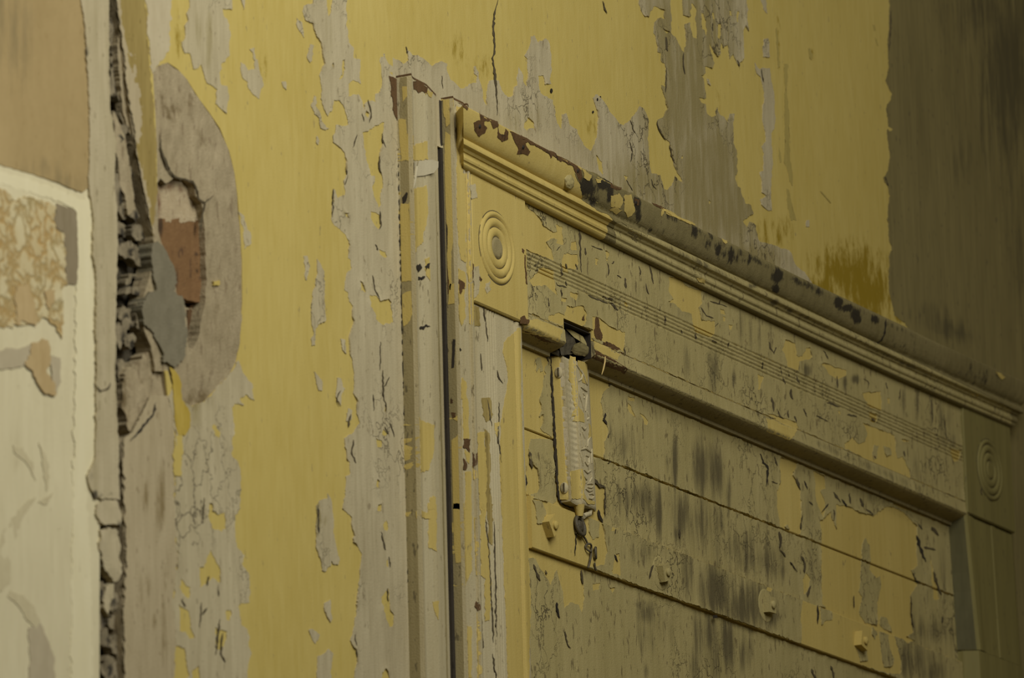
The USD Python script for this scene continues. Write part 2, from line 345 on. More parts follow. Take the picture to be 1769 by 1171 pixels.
def solid_sweep(prof, us, place):
    """prof: closed outline (n, 2); one ring per station of us, place(u, prof) -> (n, 3); capped. Oriented outward."""
    prof = np.asarray(prof, float)
    n = len(prof)
    rings = [place(u, prof) for u in us]
    v = np.vstack(rings)
    f = []
    idx = np.arange(n); nx = (idx + 1) % n
    for k in range(len(us) - 1):
        a, b = k * n, (k + 1) * n
        f.append(np.column_stack([a + idx, a + nx, b + nx])); f.append(np.column_stack([a + idx, b + nx, b + idx]))
    cv, cf = trimesh.creation.triangulate_polygon(Polygon(prof), engine='earcut')
    near = cKDTree(prof).query(cv)[1]
    cf = near[cf]
    f.append(cf[:, ::-1]); f.append(cf + (len(us) - 1) * n)
    m = trimesh.Trimesh(v, np.vstack(f), process=False)
    if m.volume < 0: m.invert()
    return m

def lathe(prof, n=40, axis_at=(0, 0, 0)):
    """prof: (r, d) millimetres, the axis pointing into the room"""
    prof = np.asarray(prof, float) * 1e-3
    th = np.linspace(0, 2 * np.pi, n, endpoint=False)
    v, f = [], []
    for r, d in prof:
        v.append(np.column_stack([r * np.cos(th), np.full(n, -d), r * np.sin(th)]))
    for k in range(len(prof) - 1):
        a = k * n + np.arange(n); b = k * n + (np.arange(n) + 1) % n
        f.append(np.column_stack([a, b, b + n])); f.append(np.column_stack([a, b + n, a + n]))
    m = trimesh.Trimesh(np.vstack(v) + np.array(axis_at), np.vstack(f), process=False)
    return m

def cbox(x0, x1, d0, d1, z0, z1, ch=0.001):
    """chamfered box: x, d (mm in front of the wall), z"""
    y0, y1 = -d1 * 1e-3, -d0 * 1e-3
    pts = [(x, y, z) for x in (x0 + ch, x1 - ch) for y in (y0, y1) for z in (z0 + ch, z1 - ch)] + [(x, y, z) for x in (x0, x1) for y in (y0 + ch, y1) for z in (z0 + ch, z1 - ch)] + [(x, y, z) for x in (x0 + ch, x1 - ch) for y in (y0 + ch, y1) for z in (z0, z1)]
    return trimesh.convex.convex_hull(np.array(pts))

def tube(path, r, n=8, closed=False):
    path = np.asarray(path, float)
    m = len(path)
    tg = np.gradient(path, axis=0) if not closed else np.roll(path, -1, 0) - np.roll(path, 1, 0)
    tg /= np.linalg.norm(tg, axis=1, keepdims=True)
    up = np.array([0.12, 1, 0.21]); up /= np.linalg.norm(up)
    a = np.cross(tg, up); a /= np.linalg.norm(a, axis=1, keepdims=True)
    b = np.cross(tg, a)
    th = np.linspace(0, 2 * np.pi, n, endpoint=False)
    rr = np.broadcast_to(r, m)
    v = (path[:, None] + rr[:, None, None] * (np.cos(th)[None, :, None] * a[:, None] + np.sin(th)[None, :, None] * b[:, None])).reshape(-1, 3)
    f = []
    for k in range(m if closed else m - 1):
        i = k * n + np.arange(n); j = k * n + (np.arange(n) + 1) % n
        k2 = ((k + 1) % m) * n
        f.append(np.column_stack([i, j, k2 + (np.arange(n) + 1) % n])); f.append(np.column_stack([i, k2 + (np.arange(n) + 1) % n, k2 + np.arange(n)]))
    if not closed:
        v = np.vstack([v, path[0], path[-1]])
        i, j = np.arange(n), (np.arange(n) + 1) % n
        f.append(np.column_stack([j, i, np.full(n, m * n)])); f.append(np.column_stack([(m - 1) * n + i, (m - 1) * n + j, np.full(n, m * n + 1)]))
    t = trimesh.Trimesh(v, np.vstack(f), process=False)
    return t

def W3(px, py, d):
    q = uv([(px, py)], d)[0]
    return np.array([q[0], -d * 1e-3, q[1]])

# ================================================================ THE ROOM
ZT = 4.6
XR = U(1775, 700, 30) + 0.16                             # the corner to the right, just outside the picture
XL = -3.2
floor = xform('floor', 'dusty boarded floor of the empty room', None, 'structure')
obj('floor_board', cbox(XL, XR + 0.1, 0, 3600, -0.05, 0.0), FLOORM, floor)
wr = xform('wall_right', 'unseen bare wall added past the right corner to darken that side', None, 'structure')
obj('plaster', cbox(XR, XR + 0.12, 0, 1500, 0.0, ZT), DARKW, wr)  # unseen wall, added so that the right side falls darker

# ---------------------------------------------------------------- the wall with the door
wb = xform('wall_back', 'peeling yellow and grey painted plaster wall around the door', None, 'structure')
EDGE = T('197,-20 212,70 220,150 232,230 243,300 262,395 262,600 208,640 210,700 212,770 214,830 215,900 218,960 217,1000 213,1050 214,1100 216,1190')
RZ = T('160,-30 197,-30 212,70 220,150 232,230 243,300 262,395 268,420 262,470 268,500 248,520 246,560 262,570 275,590 266,600 285,640 290,690 265,690 245,730 222,762 205,772 195,700 190,400 180,-20')
OV = T('264,125 272,114 290,108 308,120 325,140 345,172 362,195 380,222 396,262 405,300 410,340 414,390 418,450 419,520 414,590 408,625 396,648 376,668 352,694 330,702 312,690 296,662 290,640 270,640 262,600 248,560 246,530 252,505 262,470 266,420 264,395 271,330 271,260 268,190')
Eu = uv(EDGE, 0)
left = np.vstack([[Eu[0, 0] - 0.01, ZT], Eu, [Eu[-1, 0] + 0.01, 0.0]])
Poly_wall = Polygon(np.vstack([left, [[XR, 0.0], [XR, ZT]]])).buffer(0)
RZu, OVu = Polygon(uv(RZ, 0)).buffer(0), Polygon(uv(OV, 0)).buffer(0)
XD0, XD1 = U(740, 700, 0), U(1716, 800, 0)               # the opening in the wall, hidden behind the casing
ZD = V(1150, 440, 0)
door_hole = sbox(XD0, -0.1, XD1, ZD)
near = Polygon(uv(T('-80,-90 1860,-90 1860,1260 -80,1260'), 0))
pw = Poly_wall.difference(RZu).difference(OVu).difference(door_hole)
wall_blobs = [(1470, 480, 75, 62, .85), (1500, 510, 40, 60, .95), (1420, 500, 40, 35, .75), (1350, 400, 25, 30, .55), (1550, 545, 18, 14, .6), (790, 90, 22, 40, .42), (830, 120, 40, 35, .35), (1022, 215, 14, 25, .5), (1320, 405, 14, 30, .55),
              (312, 60, 8, 60, .5), (306, 70, 6, 40, .6), (455, 115, 12, 30, .45), (1402, 95, 4, 12, .75), (1345, 60, 4, 55, .7), (1345, 110, 3, 40, .5), (515, 70, 6, 30, .4), (1240, 190, 10, 60, .3)]
vis = pw.intersection(near)
m = sheet(vis, flat(-1.4), 0, 18, 0.02, 0, 3, seg=0.004)
obj('plaster_body', m, TAUPE, wb, False, None, 'bare plaster edge under the paint')
m = sheet(vis.difference(Polygon(uv(T('150,-90 214,-90 232,100 252,250 264,400 262,560 242,700 224,760 224,1290 150,1290'), 0))), flat(0), 0, 1.4, 0.008, 0, 3, (0.7, 9), seg=0.004)
obj('plaster', m, YEL, wb, True, stains(m, wall_blobs), 'yellow painted plaster')
m = sheet(pw.difference(near.buffer(-0.0005)), flat(0), -0.02, 20, 0.25, 0, 3, seg=0.05)
obj('plaster', m, YEL, wb, True)

# masonry behind: seen through the cracks, the broken edge and the hole
bz = Polygon(uv(T('120,-90 450,-90 450,1700 120,1700'), -20))
m = sheet(bz, flat(-20), 0, 12, 0.004, 0, 8, (5.0, 55), seg=0.006)
obj('rubble', m, RUB, wb, True, None, 'dark rubble core of the wall behind the broken plaster')

# the oval patch knocked out of the plaster
POCKET = T('270,316 276,308 284,318 300,306 318,308 330,320 335,340 345,352 350,380 352,430 355,480 352,520 345,550 341,580 332,604 323,598 320,560 318,528 305,516 299,490 290,450 280,425 270,400')
PKu = Polygon(uv(POCKET, -2)).buffer(0)
CEMENT = T('262,425 272,418 283,424 296,452 303,478 300,503 316,514 321,560 322,604 318,622 300,634 284,626 274,592 262,572 248,560 244,530 250,508 268,500 262,470')
ov = Polygon(uv(OV, 0)).buffer(0.0006).difference(PKu)
render_blobs = [(300, 190, 30, 14, .8, 20), (330, 175, 8, 22, .7), (290, 200, 26, 5, .9, 35), (345, 235, 12, 40, .55, -20), (280, 170, 10, 20, .6), (375, 560, 10, 60, .5), (352, 690, 26, 26, .8), (325, 690, 20, 20, .75), (390, 400, 6, 80, .35)]
m = sheet(ragged(ov, 5, (.0012, .001)), flat(-0.4), 0, 16, 0.004, 0, 5, (1.3, 45), seg=0.003)
obj('render_patch', m, TAUPE, wb, True, stains(m, render_blobs), 'brown grey render in the oval patch')
coat('mortar', T('268,310 300,304 322,312 338,335 348,352 350,382 268,384'), MORT, wb, -8, thick=10, seed=11, bumps=(1.6, 80), amp=(.003, .003), lift=0, blobs=[(285, 322, 20, 8, .9), (310, 328, 14, 5, .8), (274, 350, 5, 30, .9)], label='pale lime mortar above the brick')
bk = T('271,377 352,379 356,480 354,522 338,522 316,516 303,508 299,485 289,448 279,424 270,404')
coat('brick', bk, BRICK, wb, -7.5, thick=12, seed=12, bumps=(1.0, 70), amp=(.002, .002), lift=0, step=.004, blobs=[(276, 390, 6, 22, 1), (339, 440, 6, 4, 1), (339, 468, 4, 4, 1), (318, 493, 4, 4, .9), (336, 400, 3, 3, 1), (305, 480, 5, 25, .8)], label='exposed red brick in the oval hole')
coat('mortar', T('322,535 345,520 342,575 336,600 326,600 321,570'), RUST, wb, -13, thick=6, seed=13, bumps=(2, 80), lift=0)
coat('brick_chip', T('331,572 340,568 338,588 331,603 327,600'), MORT, wb, -12, thick=6, seed=14, bumps=(1, 80), lift=0)
coat('brick_chip', T('318,532 331,532 331,552 320,552'), TAUPE, wb, -13, thick=6, seed=14, bumps=(2, 80), lift=0)
coat('cement_patch', CEMENT, CEM, wb, 1.6, thick=16, seed=15, bumps=(1.2, 45), amp=(.004, .003), lift=0, step=.004, label='blue grey cement smear beside the brick')
coat('render_patch', T('214,640 240,618 262,604 284,640 291,688 266,690 247,728 224,760 213,705'), TAUPE, wb, -5, thick=12, seed=16, bumps=(3.2, 55), amp=(.004, .003), lift=0, step=.004, blobs=[(212, 690, 12, 60, 1), (250, 655, 15, 8, .7)])
# lumps of rubble in the broken edge
rng = np.random.default_rng(4)
lumps = [(222, 432, 13, 10), (208, 398, 8, 14), (240, 440, 9, 12), (228, 480, 8, 9), (256, 487, 8, 8), (214, 545, 9, 14), (209, 575, 9, 20), (240, 545, 7, 18), (223, 560, 6, 7), (232, 505, 12, 8), (205, 330, 9, 25), (213, 360, 7, 12), (225, 300, 7, 25), (206, 230, 8, 14),
         (199, 60, 7, 22), (207, 110, 9, 20), (215, 160, 8, 22), (198, 140, 6, 20), (220, 205, 8, 20), (245, 400, 9, 16), (232, 370, 7, 18), (201, 470, 7, 10), (215, 640, 7, 14), (224, 590, 8, 10),
         (190, 1035, 9, 16), (176, 1065, 7, 22), (200, 1075, 8, 12), (183, 1100, 7, 14), (201, 1120, 7, 16), (184, 1150, 10, 18), (172, 1020, 7, 12), (170, 1130, 6, 14), (205, 1160, 6, 14), (190, 1170, 8, 12)]
for k, (px, py, rx, ry) in enumerate(lumps):             # flat broken lumps of plaster, not pebbles
    th = np.sort(rng.uniform(0, 2 * np.pi, 9))
    rr = rng.uniform(.8, 1.35, 9)
    P = np.column_stack([px + rx * 1.15 * rr * np.cos(th), py + ry * 1.2 * rr * np.sin(th)])
    g = ragged(Polygon(uv(P, -6)).convex_hull, 900 + k, (.004, .003))
    if g.is_empty: continue
    g = max(getattr(g, 'geoms', [g]), key=lambda q: q.area)
    m = sheet(g, flat(-7 + rng.uniform(-3, 2.5)), 0, 9, .003, 0, 900 + k, (3.0, 70), seg=.003)
    obj('plaster_lump', m, LUMP, wb, True, stains(m, [(px + rx * .5, py + ry * .4, rx * .6, ry * .7, 1.2)]))

coat('plaster_flake', [T('203,20 210,40 224,110 238,200 247,290 240,305 226,238 212,180 203,100'), T('196,195 206,215 214,232 224,290 234,362 222,374 209,312 198,250'), T('200,-30 206,-30 212,50 205,40')], TAUPE, wb, -4, seed=880, off=0, thick=8, lift=0, step=.004, bumps=(1.6, 60), amp=(.003, .003), label='loose flake of plaster in the broken edge')
# paint and stains on the wall, from left to right
LEFTOF = Polygon(uv(T('0,-60 175,-60 175,1240 0,1240'), 0))
coat('bare_plaster', T('190,-40 218,-40 228,60 243,160 250,205 240,252 248,300 262,360 270,405 258,405 243,300 228,230 216,150 206,70'), TAUPEV, wb, 0, seed=20, off=.2, thick=.3, lift=0, clip=pw)
coat('olive_stain', T('203,-40 250,-40 254,60 261,140 267,200 270,262 271,330 267,392 261,390 256,352 250,318 244,296 236,252 245,205 238,160 224,110 214,60'), OLIVE, wb, 0, seed=21, off=.25, thick=.3, lift=0, minus=RZu.union(OVu))
coat('pale_plaster', T('251,-40 298,-40 294,40 291,90 279,106 268,122 262,128 258,90 254,40'), PALE, wb, 0, seed=22, off=.4, thick=.5, lift=.3, minus=OVu)
coat('bare_plaster', T('204,768 218,756 240,722 259,682 288,682 300,720 304,800 300,880 306,960 298,1040 304,1110 296,1200 310,2400 222,2400 205,1200 208,1100 210,1000 209,900 207,830'), TAUPEV, wb, 0, seed=23, off=.35, thick=.5, lift=.4,
     blobs=[(277, 860, 9, 75, 1.0), (252, 862, 6, 35, .8), (287, 1000, 5, 70, .95), (285, 1080, 8, 90, .8), (253, 1005, 6, 35, .7), (268, 1075, 4, 18, .8), (243, 1030, 5, 40, .6), (218, 900, 8, 120, .55), (244, 1150, 8, 40, .5)], clip=Poly_wall)
G0 = T('291,690 300,664 312,680 330,690 352,682 374,656 390,636 402,606 416,640 422,650 436,662 438,690 430,688 424,680 414,690 420,700 405,697 400,702 403,740 404,752 398,762 402,790 410,800 414,815 413,880 405,890 404,925 410,945 420,960 416,975 428,990 432,1010 430,1040 412,1044 416,1080 428,1086 430,1115 434,1130 425,1160 430,1200 450,1500 440,1900 460,2400 310,2400 296,1200 304,1110 298,1040 306,960 300,880 304,800 300,720')
H0 = [T('361,870 366,872 368,884 378,890 388,886 390,912 380,918 366,912 360,900'), T('362,950 370,964 378,980 380,1005 374,1006 366,996 358,1008 345,1014 344,980 352,978'), T('312,1000 320,1010 328,1015 328,1030 322,1034 312,1022'), T('309,1044 318,1052 326,1054 329,1085 335,1100 328,1104 320,1090 309,1092'),
      T('372,1084 390,1090 387,1110 382,1124 374,1120'), T('390,1055 399,1052 397,1070 391,1072'), T('291,1110 320,1120 326,1170 300,1190 290,1150'), T('330,1160 342,1150 345,1175 332,1190')]
g0 = Polygon(uv(G0, 0)).buffer(0).difference(unary_union([Polygon(uv(h, 0)).buffer(0) for h in H0]))
coat('grey_paint', g0, GREY, wb, 0, seed=24, minus=OVu, blobs=[(335, 690, 28, 26, .8), (340, 720, 14, 20, .5), (330, 700, 6, 40, .6)], clip=Poly_wall, lift=.8)
coat('mustard_run', [T('292,634 300,640 308,652 312,668 312,690 320,700 327,712 326,740 318,752 306,750 300,720 298,690 296,660')], MUST, wb, 0, seed=25, off=1.2, thick=.5, lift=0, amp=(.002, .002))
coat('yellow_run', [T('300,752 314,752 314,800 310,822 300,822 298,790')], YEL, wb, 0, seed=26, off=1.15, thick=.4, lift=0)
coat('grey_paint', [T('505,-60 925,-60 940,90 900,95 845,95 850,160 890,200 905,260 920,340 915,450 920,560 885,590 870,630 835,650 835,700 815,740 820,860 890,870 905,940 890,1050 880,1145 830,1100 775,1050 785,900 740,870 690,840 665,790 640,710 625,650 600,690 550,700 530,620 515,540 465,540 430,470 430,420 470,370 460,260 490,210 485,140 510,80', 240, 0, 5.857),
                    T('1025,630 1060,650 1100,720 1140,700 1160,690 1165,610 1145,580 1150,530 1120,500 1165,480 1170,580 1195,600 1205,690 1235,770 1260,860 1225,900 1215,1005 1160,960 1110,900 1095,840 1040,780 1030,700', 240, 0, 5.857),
                    T('1440,830 1480,830 1495,910 1460,890', 240, 0, 5.857), T('1020,-30 1080,-30 1060,100 1045,40', 240, 0, 5.857)], GREY, wb, 0, seed=31, lift=.5, amp=(.0022, .0014), blobs=[(345, 50, 10, 40, .6), (362, 70, 10, 60, .6), (355, 110, 8, 40, .5)])
coat('grey_paint', [T('90,1 100,8 104,35 94,18', 420, 30, 1), T('535,77 542,78 540,95 535,108 530,100', 0, 0, 1), T('541,164 546,168 544,182 552,196 556,210 566,222 568,224 555,222 550,204 542,196 538,182', 0, 0, 1),
                    T('546,236 551,240 551,252 546,246', 0, 0, 1), T('412,365 420,372 426,395 432,402 432,420 421,430 421,402', 0, 0, 1)], GREY, wb, 0, seed=37, lift=.3)
coat('grey_paint', [T('140,540 180,540 185,600 200,650 185,720 170,790 155,780 155,700 160,650 140,600', 500, 350, 5.855), J(T('275,570 300,610 345,700 355,800 350,900 355,1050 370,1171', 500, 350, 5.855), T('330,60 320,90 260,110 235,180 235,240 230,300 200,300 195,240 220,200 205,90 195,0', 500, 540, 5.323), T('215,1050 230,960 230,900 265,850 265,790 280,720 275,650', 500, 350, 5.855)),
                    T('470,240 510,250 515,380 480,340', 500, 540, 5.323), T('230,540 300,640 295,715 265,715 240,620', 500, 540, 5.323), T('440,600 480,610 490,680 510,700 470,760 465,860 425,770 430,680', 500, 540, 5.323), T('540,880 575,900 570,980 520,1000 525,930', 500, 540, 5.323),
                    J(T('350,540 375,590 390,690 400,800 405,950 430,1040 450,1130', 500, 750, 5.323), T('455,60 440,130 400,130 375,95 370,140 320,200 300,190 280,90', 500, 950, 5.3), T('270,1120 245,1030 245,900 250,650 290,600 340,590', 500, 750, 5.323)),
                    T('320,480 370,455 375,560 390,620 375,665 340,620 320,560', 500, 950, 5.3), T('170,730 210,720 275,780 260,830 235,865 200,820', 500, 950, 5.3), J(T('250,980 320,940 360,910 400,950 385,1030 375,1100 385,1250 245,1250', 500, 950, 5.3))], GREY, wb, 0, seed=41, lift=.6, amp=(.0022, .0014),
     blobs=[(549, 896, 3, 32, 1.6), (563, 900, 5, 12, 1)])
slit('crack', T('549,873 548,890 549,905 550,922'), 3.0, BLACK, wb, off=1.0, seed=2)

# the big broken coat of grey from the ceiling down both sides of the casing
G3L = J(T('150,50 240,40 250,-60 580,-60 570,200 580,300 600,430 640,480 650,590 715,600 715,690 695,740 710,840 640,810 600,850 600,980 640,960 700,950 720,1010 730,1120 760,1060 800,1010 870,1030 865,940 910,930 935,850 925,700 905,590 960,510 1010,550 1060,600 1110,620 1150,650 1200,610 1180,500 1240,560 1290,560 1380,620 1440,680 1480,640 1540,630 1590,640', 500, 0, 5.857),
        T('70,720 100,800 170,860 200,900 270,880 290,840 370,840 380,770 335,740 335,680 350,660 390,740 400,830 415,900 430,1000 460,1080 470,1000 470,900 500,820 545,800 600,820 610,890 650,960 710,990 740,960 740,880 780,860 770,780 795,740 800,680 825,760 830,830 870,880 885,800 885,600 855,560 880,500 910,450 920,370 960,370 985,430 1050,390 1090,410 1110,560 1120,700 1110,800 1120,850 1060,860 1040,760 985,770 1000,880 1010,940 1060,970 1140,1010 1150,1171', 760, 0, 5.857),
        T('220,80 240,200 270,250 275,150 300,140 325,220 365,250 400,330 440,380 470,400 510,300 515,120 480,40 510,10 545,50 600,130 665,210 690,220 720,200 740,180 800,90 830,110 860,190 855,300 860,400 870,540 930,560 950,600 960,650 990,660 1020,600 1040,560 1060,590 1085,620 1090,590 1050,540 1030,490 1020,450 1010,380 1000,330 960,310 925,240 920,190 950,170 985,110 975,40', 900, 160, 3.903),
        T('650,1100 640,1000 610,930 600,860 640,880 645,700 635,650 600,620 595,530 555,520 545,380 520,340 530,230 580,180 630,190 620,100 560,70 520,60 500,110 470,165 430,170 405,140 370,50 365,-60 1440,-60 1470,100 1460,200 1480,320 1440,240 1420,300 1430,580 1380,660 1350,600 1320,540 1290,600 1270,440 1220,480 1200,430 1180,470 1190,540 1160,570 1140,540 1085,430 1090,540 1125,640 1110,690 1040,670 1045,740 1000,770 1025,800 1040,900 1050,990 980,990 1000,1040 1050,1060', 1040, 0, 5.857),
        T('1060,100 1110,130 1145,110 1155,30 1185,100 1230,130 1260,190 1290,100 1325,100 1325,400 1360,470 1365,680 1345,760 1360,830 1400,850 1410,920 1440,960 1450,1010 1500,1020 1530,1100', 1040, 180, 5.857),
        T('520,200 545,245 560,200 600,230 620,310 630,340 660,350 720,360 760,380 830,400 850,450 880,510 930,545', 1150, 330, 3.903),
        T('1420,520 1300,480 1100,420 900,320 720,240 720,1240 735,2600 660,2600 625,2200 640,1900 605,1600 590,1350'),
        T('590,1171 590,1110 620,1030 605,910 580,890 555,830 590,700 605,600 620,430 630,330 640,200 655,130 660,30', 500, 950, 5.3), T('620,1030 580,990 590,940 570,870 570,770 550,740 490,690 495,600 515,560 515,390 550,370 555,260 530,230 525,150 500,110 500,30', 500, 750, 5.323),
        T('590,1110 640,1010 620,960 625,820 590,740 595,560 580,440 545,380 550,200 580,100', 500, 540, 5.323), T('630,1050 600,1000 590,910 550,880 580,720 620,660 620,590 595,560 585,470 600,390 575,330 510,270 440,220 425,180 430,0', 500, 350, 5.855),
        T('440,1100 440,980 460,980 480,1060 510,1050 555,1030 550,890 580,830 565,740 570,640 545,600 500,550 440,500 435,430 460,400 470,330 560,340 590,330 585,260 560,170 520,100 490,70 455,80 440,150 410,190 395,240 350,180 340,130', 500, 160, 5.855), T('340,1080 310,1000 320,900 300,760 310,720 345,650 325,580 320,490 300,420 250,310 235,240 200,230 150,200 130,120', 500, 0, 5.857))
H3 = [T('740,410 850,340 915,320 950,295 945,400 930,470 945,500 910,620 905,760 940,830 945,900 940,970 915,1050 920,1130 900,1171 880,1120 850,1050 825,960 860,900 855,850 820,840 800,760 780,680 760,570', 500, 160, 5.855),
      T('820,90 890,110 915,130 910,250 890,265 850,230 820,150', 500, 350, 5.855), T('905,470 970,500 980,560 950,560 900,530', 500, 350, 5.855), T('700,780 720,800 750,870 770,910 715,890', 500, 350, 5.855), T('545,110 585,100 590,160 565,150', 500, 350, 5.855),
      J(T('810,940 870,940 915,1000 990,970 1020,1000 1020,1060 1040,1130', 500, 350, 5.855), T('945,0 950,90 850,110 790,60 785,0', 500, 540, 5.323), T('805,1050', 500, 350, 5.855)),
      T('860,1060 895,1110 880,1140 845,1120', 500, 540, 5.323), T('865,840 885,860 878,920 862,915', 500, 540, 5.323), T('790,40 850,60 845,120 800,120', 500, 750, 5.323), T('800,410 825,440 815,500 790,480', 500, 750, 5.323), T('795,650 835,640 835,710 800,710', 500, 750, 5.323), T('850,830 890,790 905,850 890,890 855,870', 500, 750, 5.323),
      T('880,370 905,355 910,540 955,600 940,700 915,710 880,640 850,560 840,430', 500, 950, 5.3), T('870,1080 895,1110 930,1240 835,1240 840,1120', 500, 950, 5.3), T('885,100 905,90 905,160 885,150', 500, 950, 5.3),
      T('760,180 800,210 800,260 780,260 750,220', 500, 160, 5.855), T('355,-60 435,-60 420,80 400,170 385,160 365,60', 500, 0, 5.857), T('530,610 550,600 545,780 520,810 500,800 535,760', 500, 0, 5.857), T('420,630 440,650 435,690 410,650', 500, 0, 5.857),
      T('690,-60 805,-60 815,150 860,170 890,160 900,60 910,30 960,110 940,180 950,260 960,390 920,380 890,300 880,230 830,240 840,330 850,400 830,530 800,500 760,420 740,370 690,340 700,300', 1040, 0, 5.857), T('1000,130 1020,130 1060,290 1050,380 1030,300 1005,290', 1040, 0, 5.857),
      T('1165,240 1195,240 1200,300 1190,400 1165,380', 1040, 0, 5.857), T('1290,110 1310,110 1320,170 1290,150', 1040, 0, 5.857), T('1360,110 1380,110 1370,230 1355,220', 1040, 0, 5.857), T('610,285 690,340 640,335', 1040, 0, 5.857), T('1110,130 1130,130 1130,200 1115,190', 1040, 0, 5.857),
      T('800,515 820,525 810,560 795,545', 1040, 180, 5.857), T('215,730 245,730 245,775 230,770', 1040, 180, 5.857), T('1075,960 1095,980 1090,1030 1080,1010', 1040, 180, 5.857), T('500,420 545,470 550,560 520,520 505,480', 900, 160, 3.903), T('40,170 75,190 95,260 70,240 30,260 10,230', 900, 160, 3.903), T('690,560 715,565 710,590 695,580', 900, 160, 3.903)]
g3 = Polygon(uv(G3L, 0)).buffer(0).difference(unary_union([Polygon(uv(h, 0)).buffer(0) for h in H3])).difference(door_hole)
g3_blobs = [(1090, 330, 60, 30, .5), (1120, 300, 30, 30, .45), (1270, 370, 50, 30, .5), (1200, 180, 12, 90, .45), (1235, 250, 20, 80, .4), (1215, 240, 8, 120, .45), (570, 60, 12, 50, .4), (900, 205, 60, 30, .45), (1020, 260, 50, 50, .42), (1185, 120, 100, 200, 1.25), (1240, 320, 130, 130, 1.3), (1110, 320, 70, 60, 1.0), (1300, 450, 60, 40, 1.2), (1320, 440, 40, 20, .6), (1205, 330, 20, 60, .5), (596, 370, 6, 10, .4)]
coat('grey_paint', g3, GREY, wb, 0, seed=51, lift=1.3, amp=(.0026, .0015), blobs=g3_blobs, step=.007)
coat('grey_paint', [T('1600,-30 1650,-30 1675,150 1630,100', 1040, 0, 5.857), T('1640,400 1680,390 1690,580 1630,580 1625,480', 1040, 0, 5.857),
                    J(T('135,630 160,680 190,700 215,690 285,690 300,800 330,950 340,1171', 1280, 0, 5.857), T('350,150 330,250 300,300 320,600 310,680 300,860 310,1080 260,1070 200,1020 200,960 260,930 210,890 210,780 185,690 225,670 225,500 200,420 250,380 240,280 215,180', 1280, 180, 5.857), T('210,1100 235,1000 215,850 195,780 150,740', 1280, 0, 5.857)),
                    T('655,60 690,60 690,130 660,130', 1280, 370, 5.857), T('1060,790 1080,800 1090,860 1070,840', 1040, 0, 5.857)], GREY, wb, 0, seed=61, lift=.5, amp=(.002, .0014))
coat('yellow_streak', [J(T('430,640 470,650 470,850 465,950 490,1171', 1280, 0, 5.857), T('490,330 500,600 520,700 520,820 490,780 460,640 430,590 440,350', 1280, 180, 5.857), T('440,950 445,850', 1280, 0, 5.857)), T('455,850 480,860 525,1060 560,1171 500,1171 470,1050', 1280, 180, 5.857), T('355,280 375,400 390,680 370,690 365,480 345,300', 1280, 0, 5.857)], OLIVEL, wb, 0, seed=65, off=.3, thick=.3, lift=0, amp=(.002, .002))
coat('mould_spot', [T('380,430 400,500 410,590 390,590 378,520', 1280, 180, 5.857), T('680,490 700,495 725,560 710,610 690,580', 1280, 0, 5.857), T('1330,250 1350,255 1360,310 1340,310', 1280, 0, 5.857), T('1350,380 1370,400 1390,465 1370,460', 1280, 0, 5.857), T('800,880 820,885 910,1000 900,1000', 1280, 180, 5.857)], OLIVEL, wb, 0, seed=67, off=.35, thick=.3, lift=0, amp=(.001, .001))
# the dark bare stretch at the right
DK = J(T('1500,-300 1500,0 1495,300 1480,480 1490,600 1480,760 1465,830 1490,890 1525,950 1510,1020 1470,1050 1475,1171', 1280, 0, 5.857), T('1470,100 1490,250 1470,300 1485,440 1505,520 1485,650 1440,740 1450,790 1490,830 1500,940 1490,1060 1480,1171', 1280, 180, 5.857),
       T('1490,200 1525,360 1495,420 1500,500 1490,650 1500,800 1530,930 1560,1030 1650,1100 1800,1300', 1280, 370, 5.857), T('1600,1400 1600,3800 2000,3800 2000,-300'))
coat('dark_plaster', Polygon(uv(DK, 0)).buffer(0), DARKW, wb, 0, seed=71, lift=.4, off=.5, step=.012, minus=door_hole, blobs=[(1640, 570, 60, 22, .9, 20), (1600, 540, 50, 25, .55), (1660, 280, 30, 50, .6), (1740, 120, 60, 200, 1.0), (1700, 20, 80, 70, .8), (1650, 200, 30, 90, .4), (1760, 420, 30, 160, .6)], clip=Poly_wall.buffer(-.002))  # blobs at the right and top paint in the corner light falloff
slit('crack', T('580,-5 565,60 545,150 535,230 530,300 545,360 545,400 545,550 525,590 530,650 545,700 550,800 560,900 570,1000 575,1171', 760, 0, 5.857), 4.2, CRACK, wb, off=1.1, seed=3, label='long vertical crack')
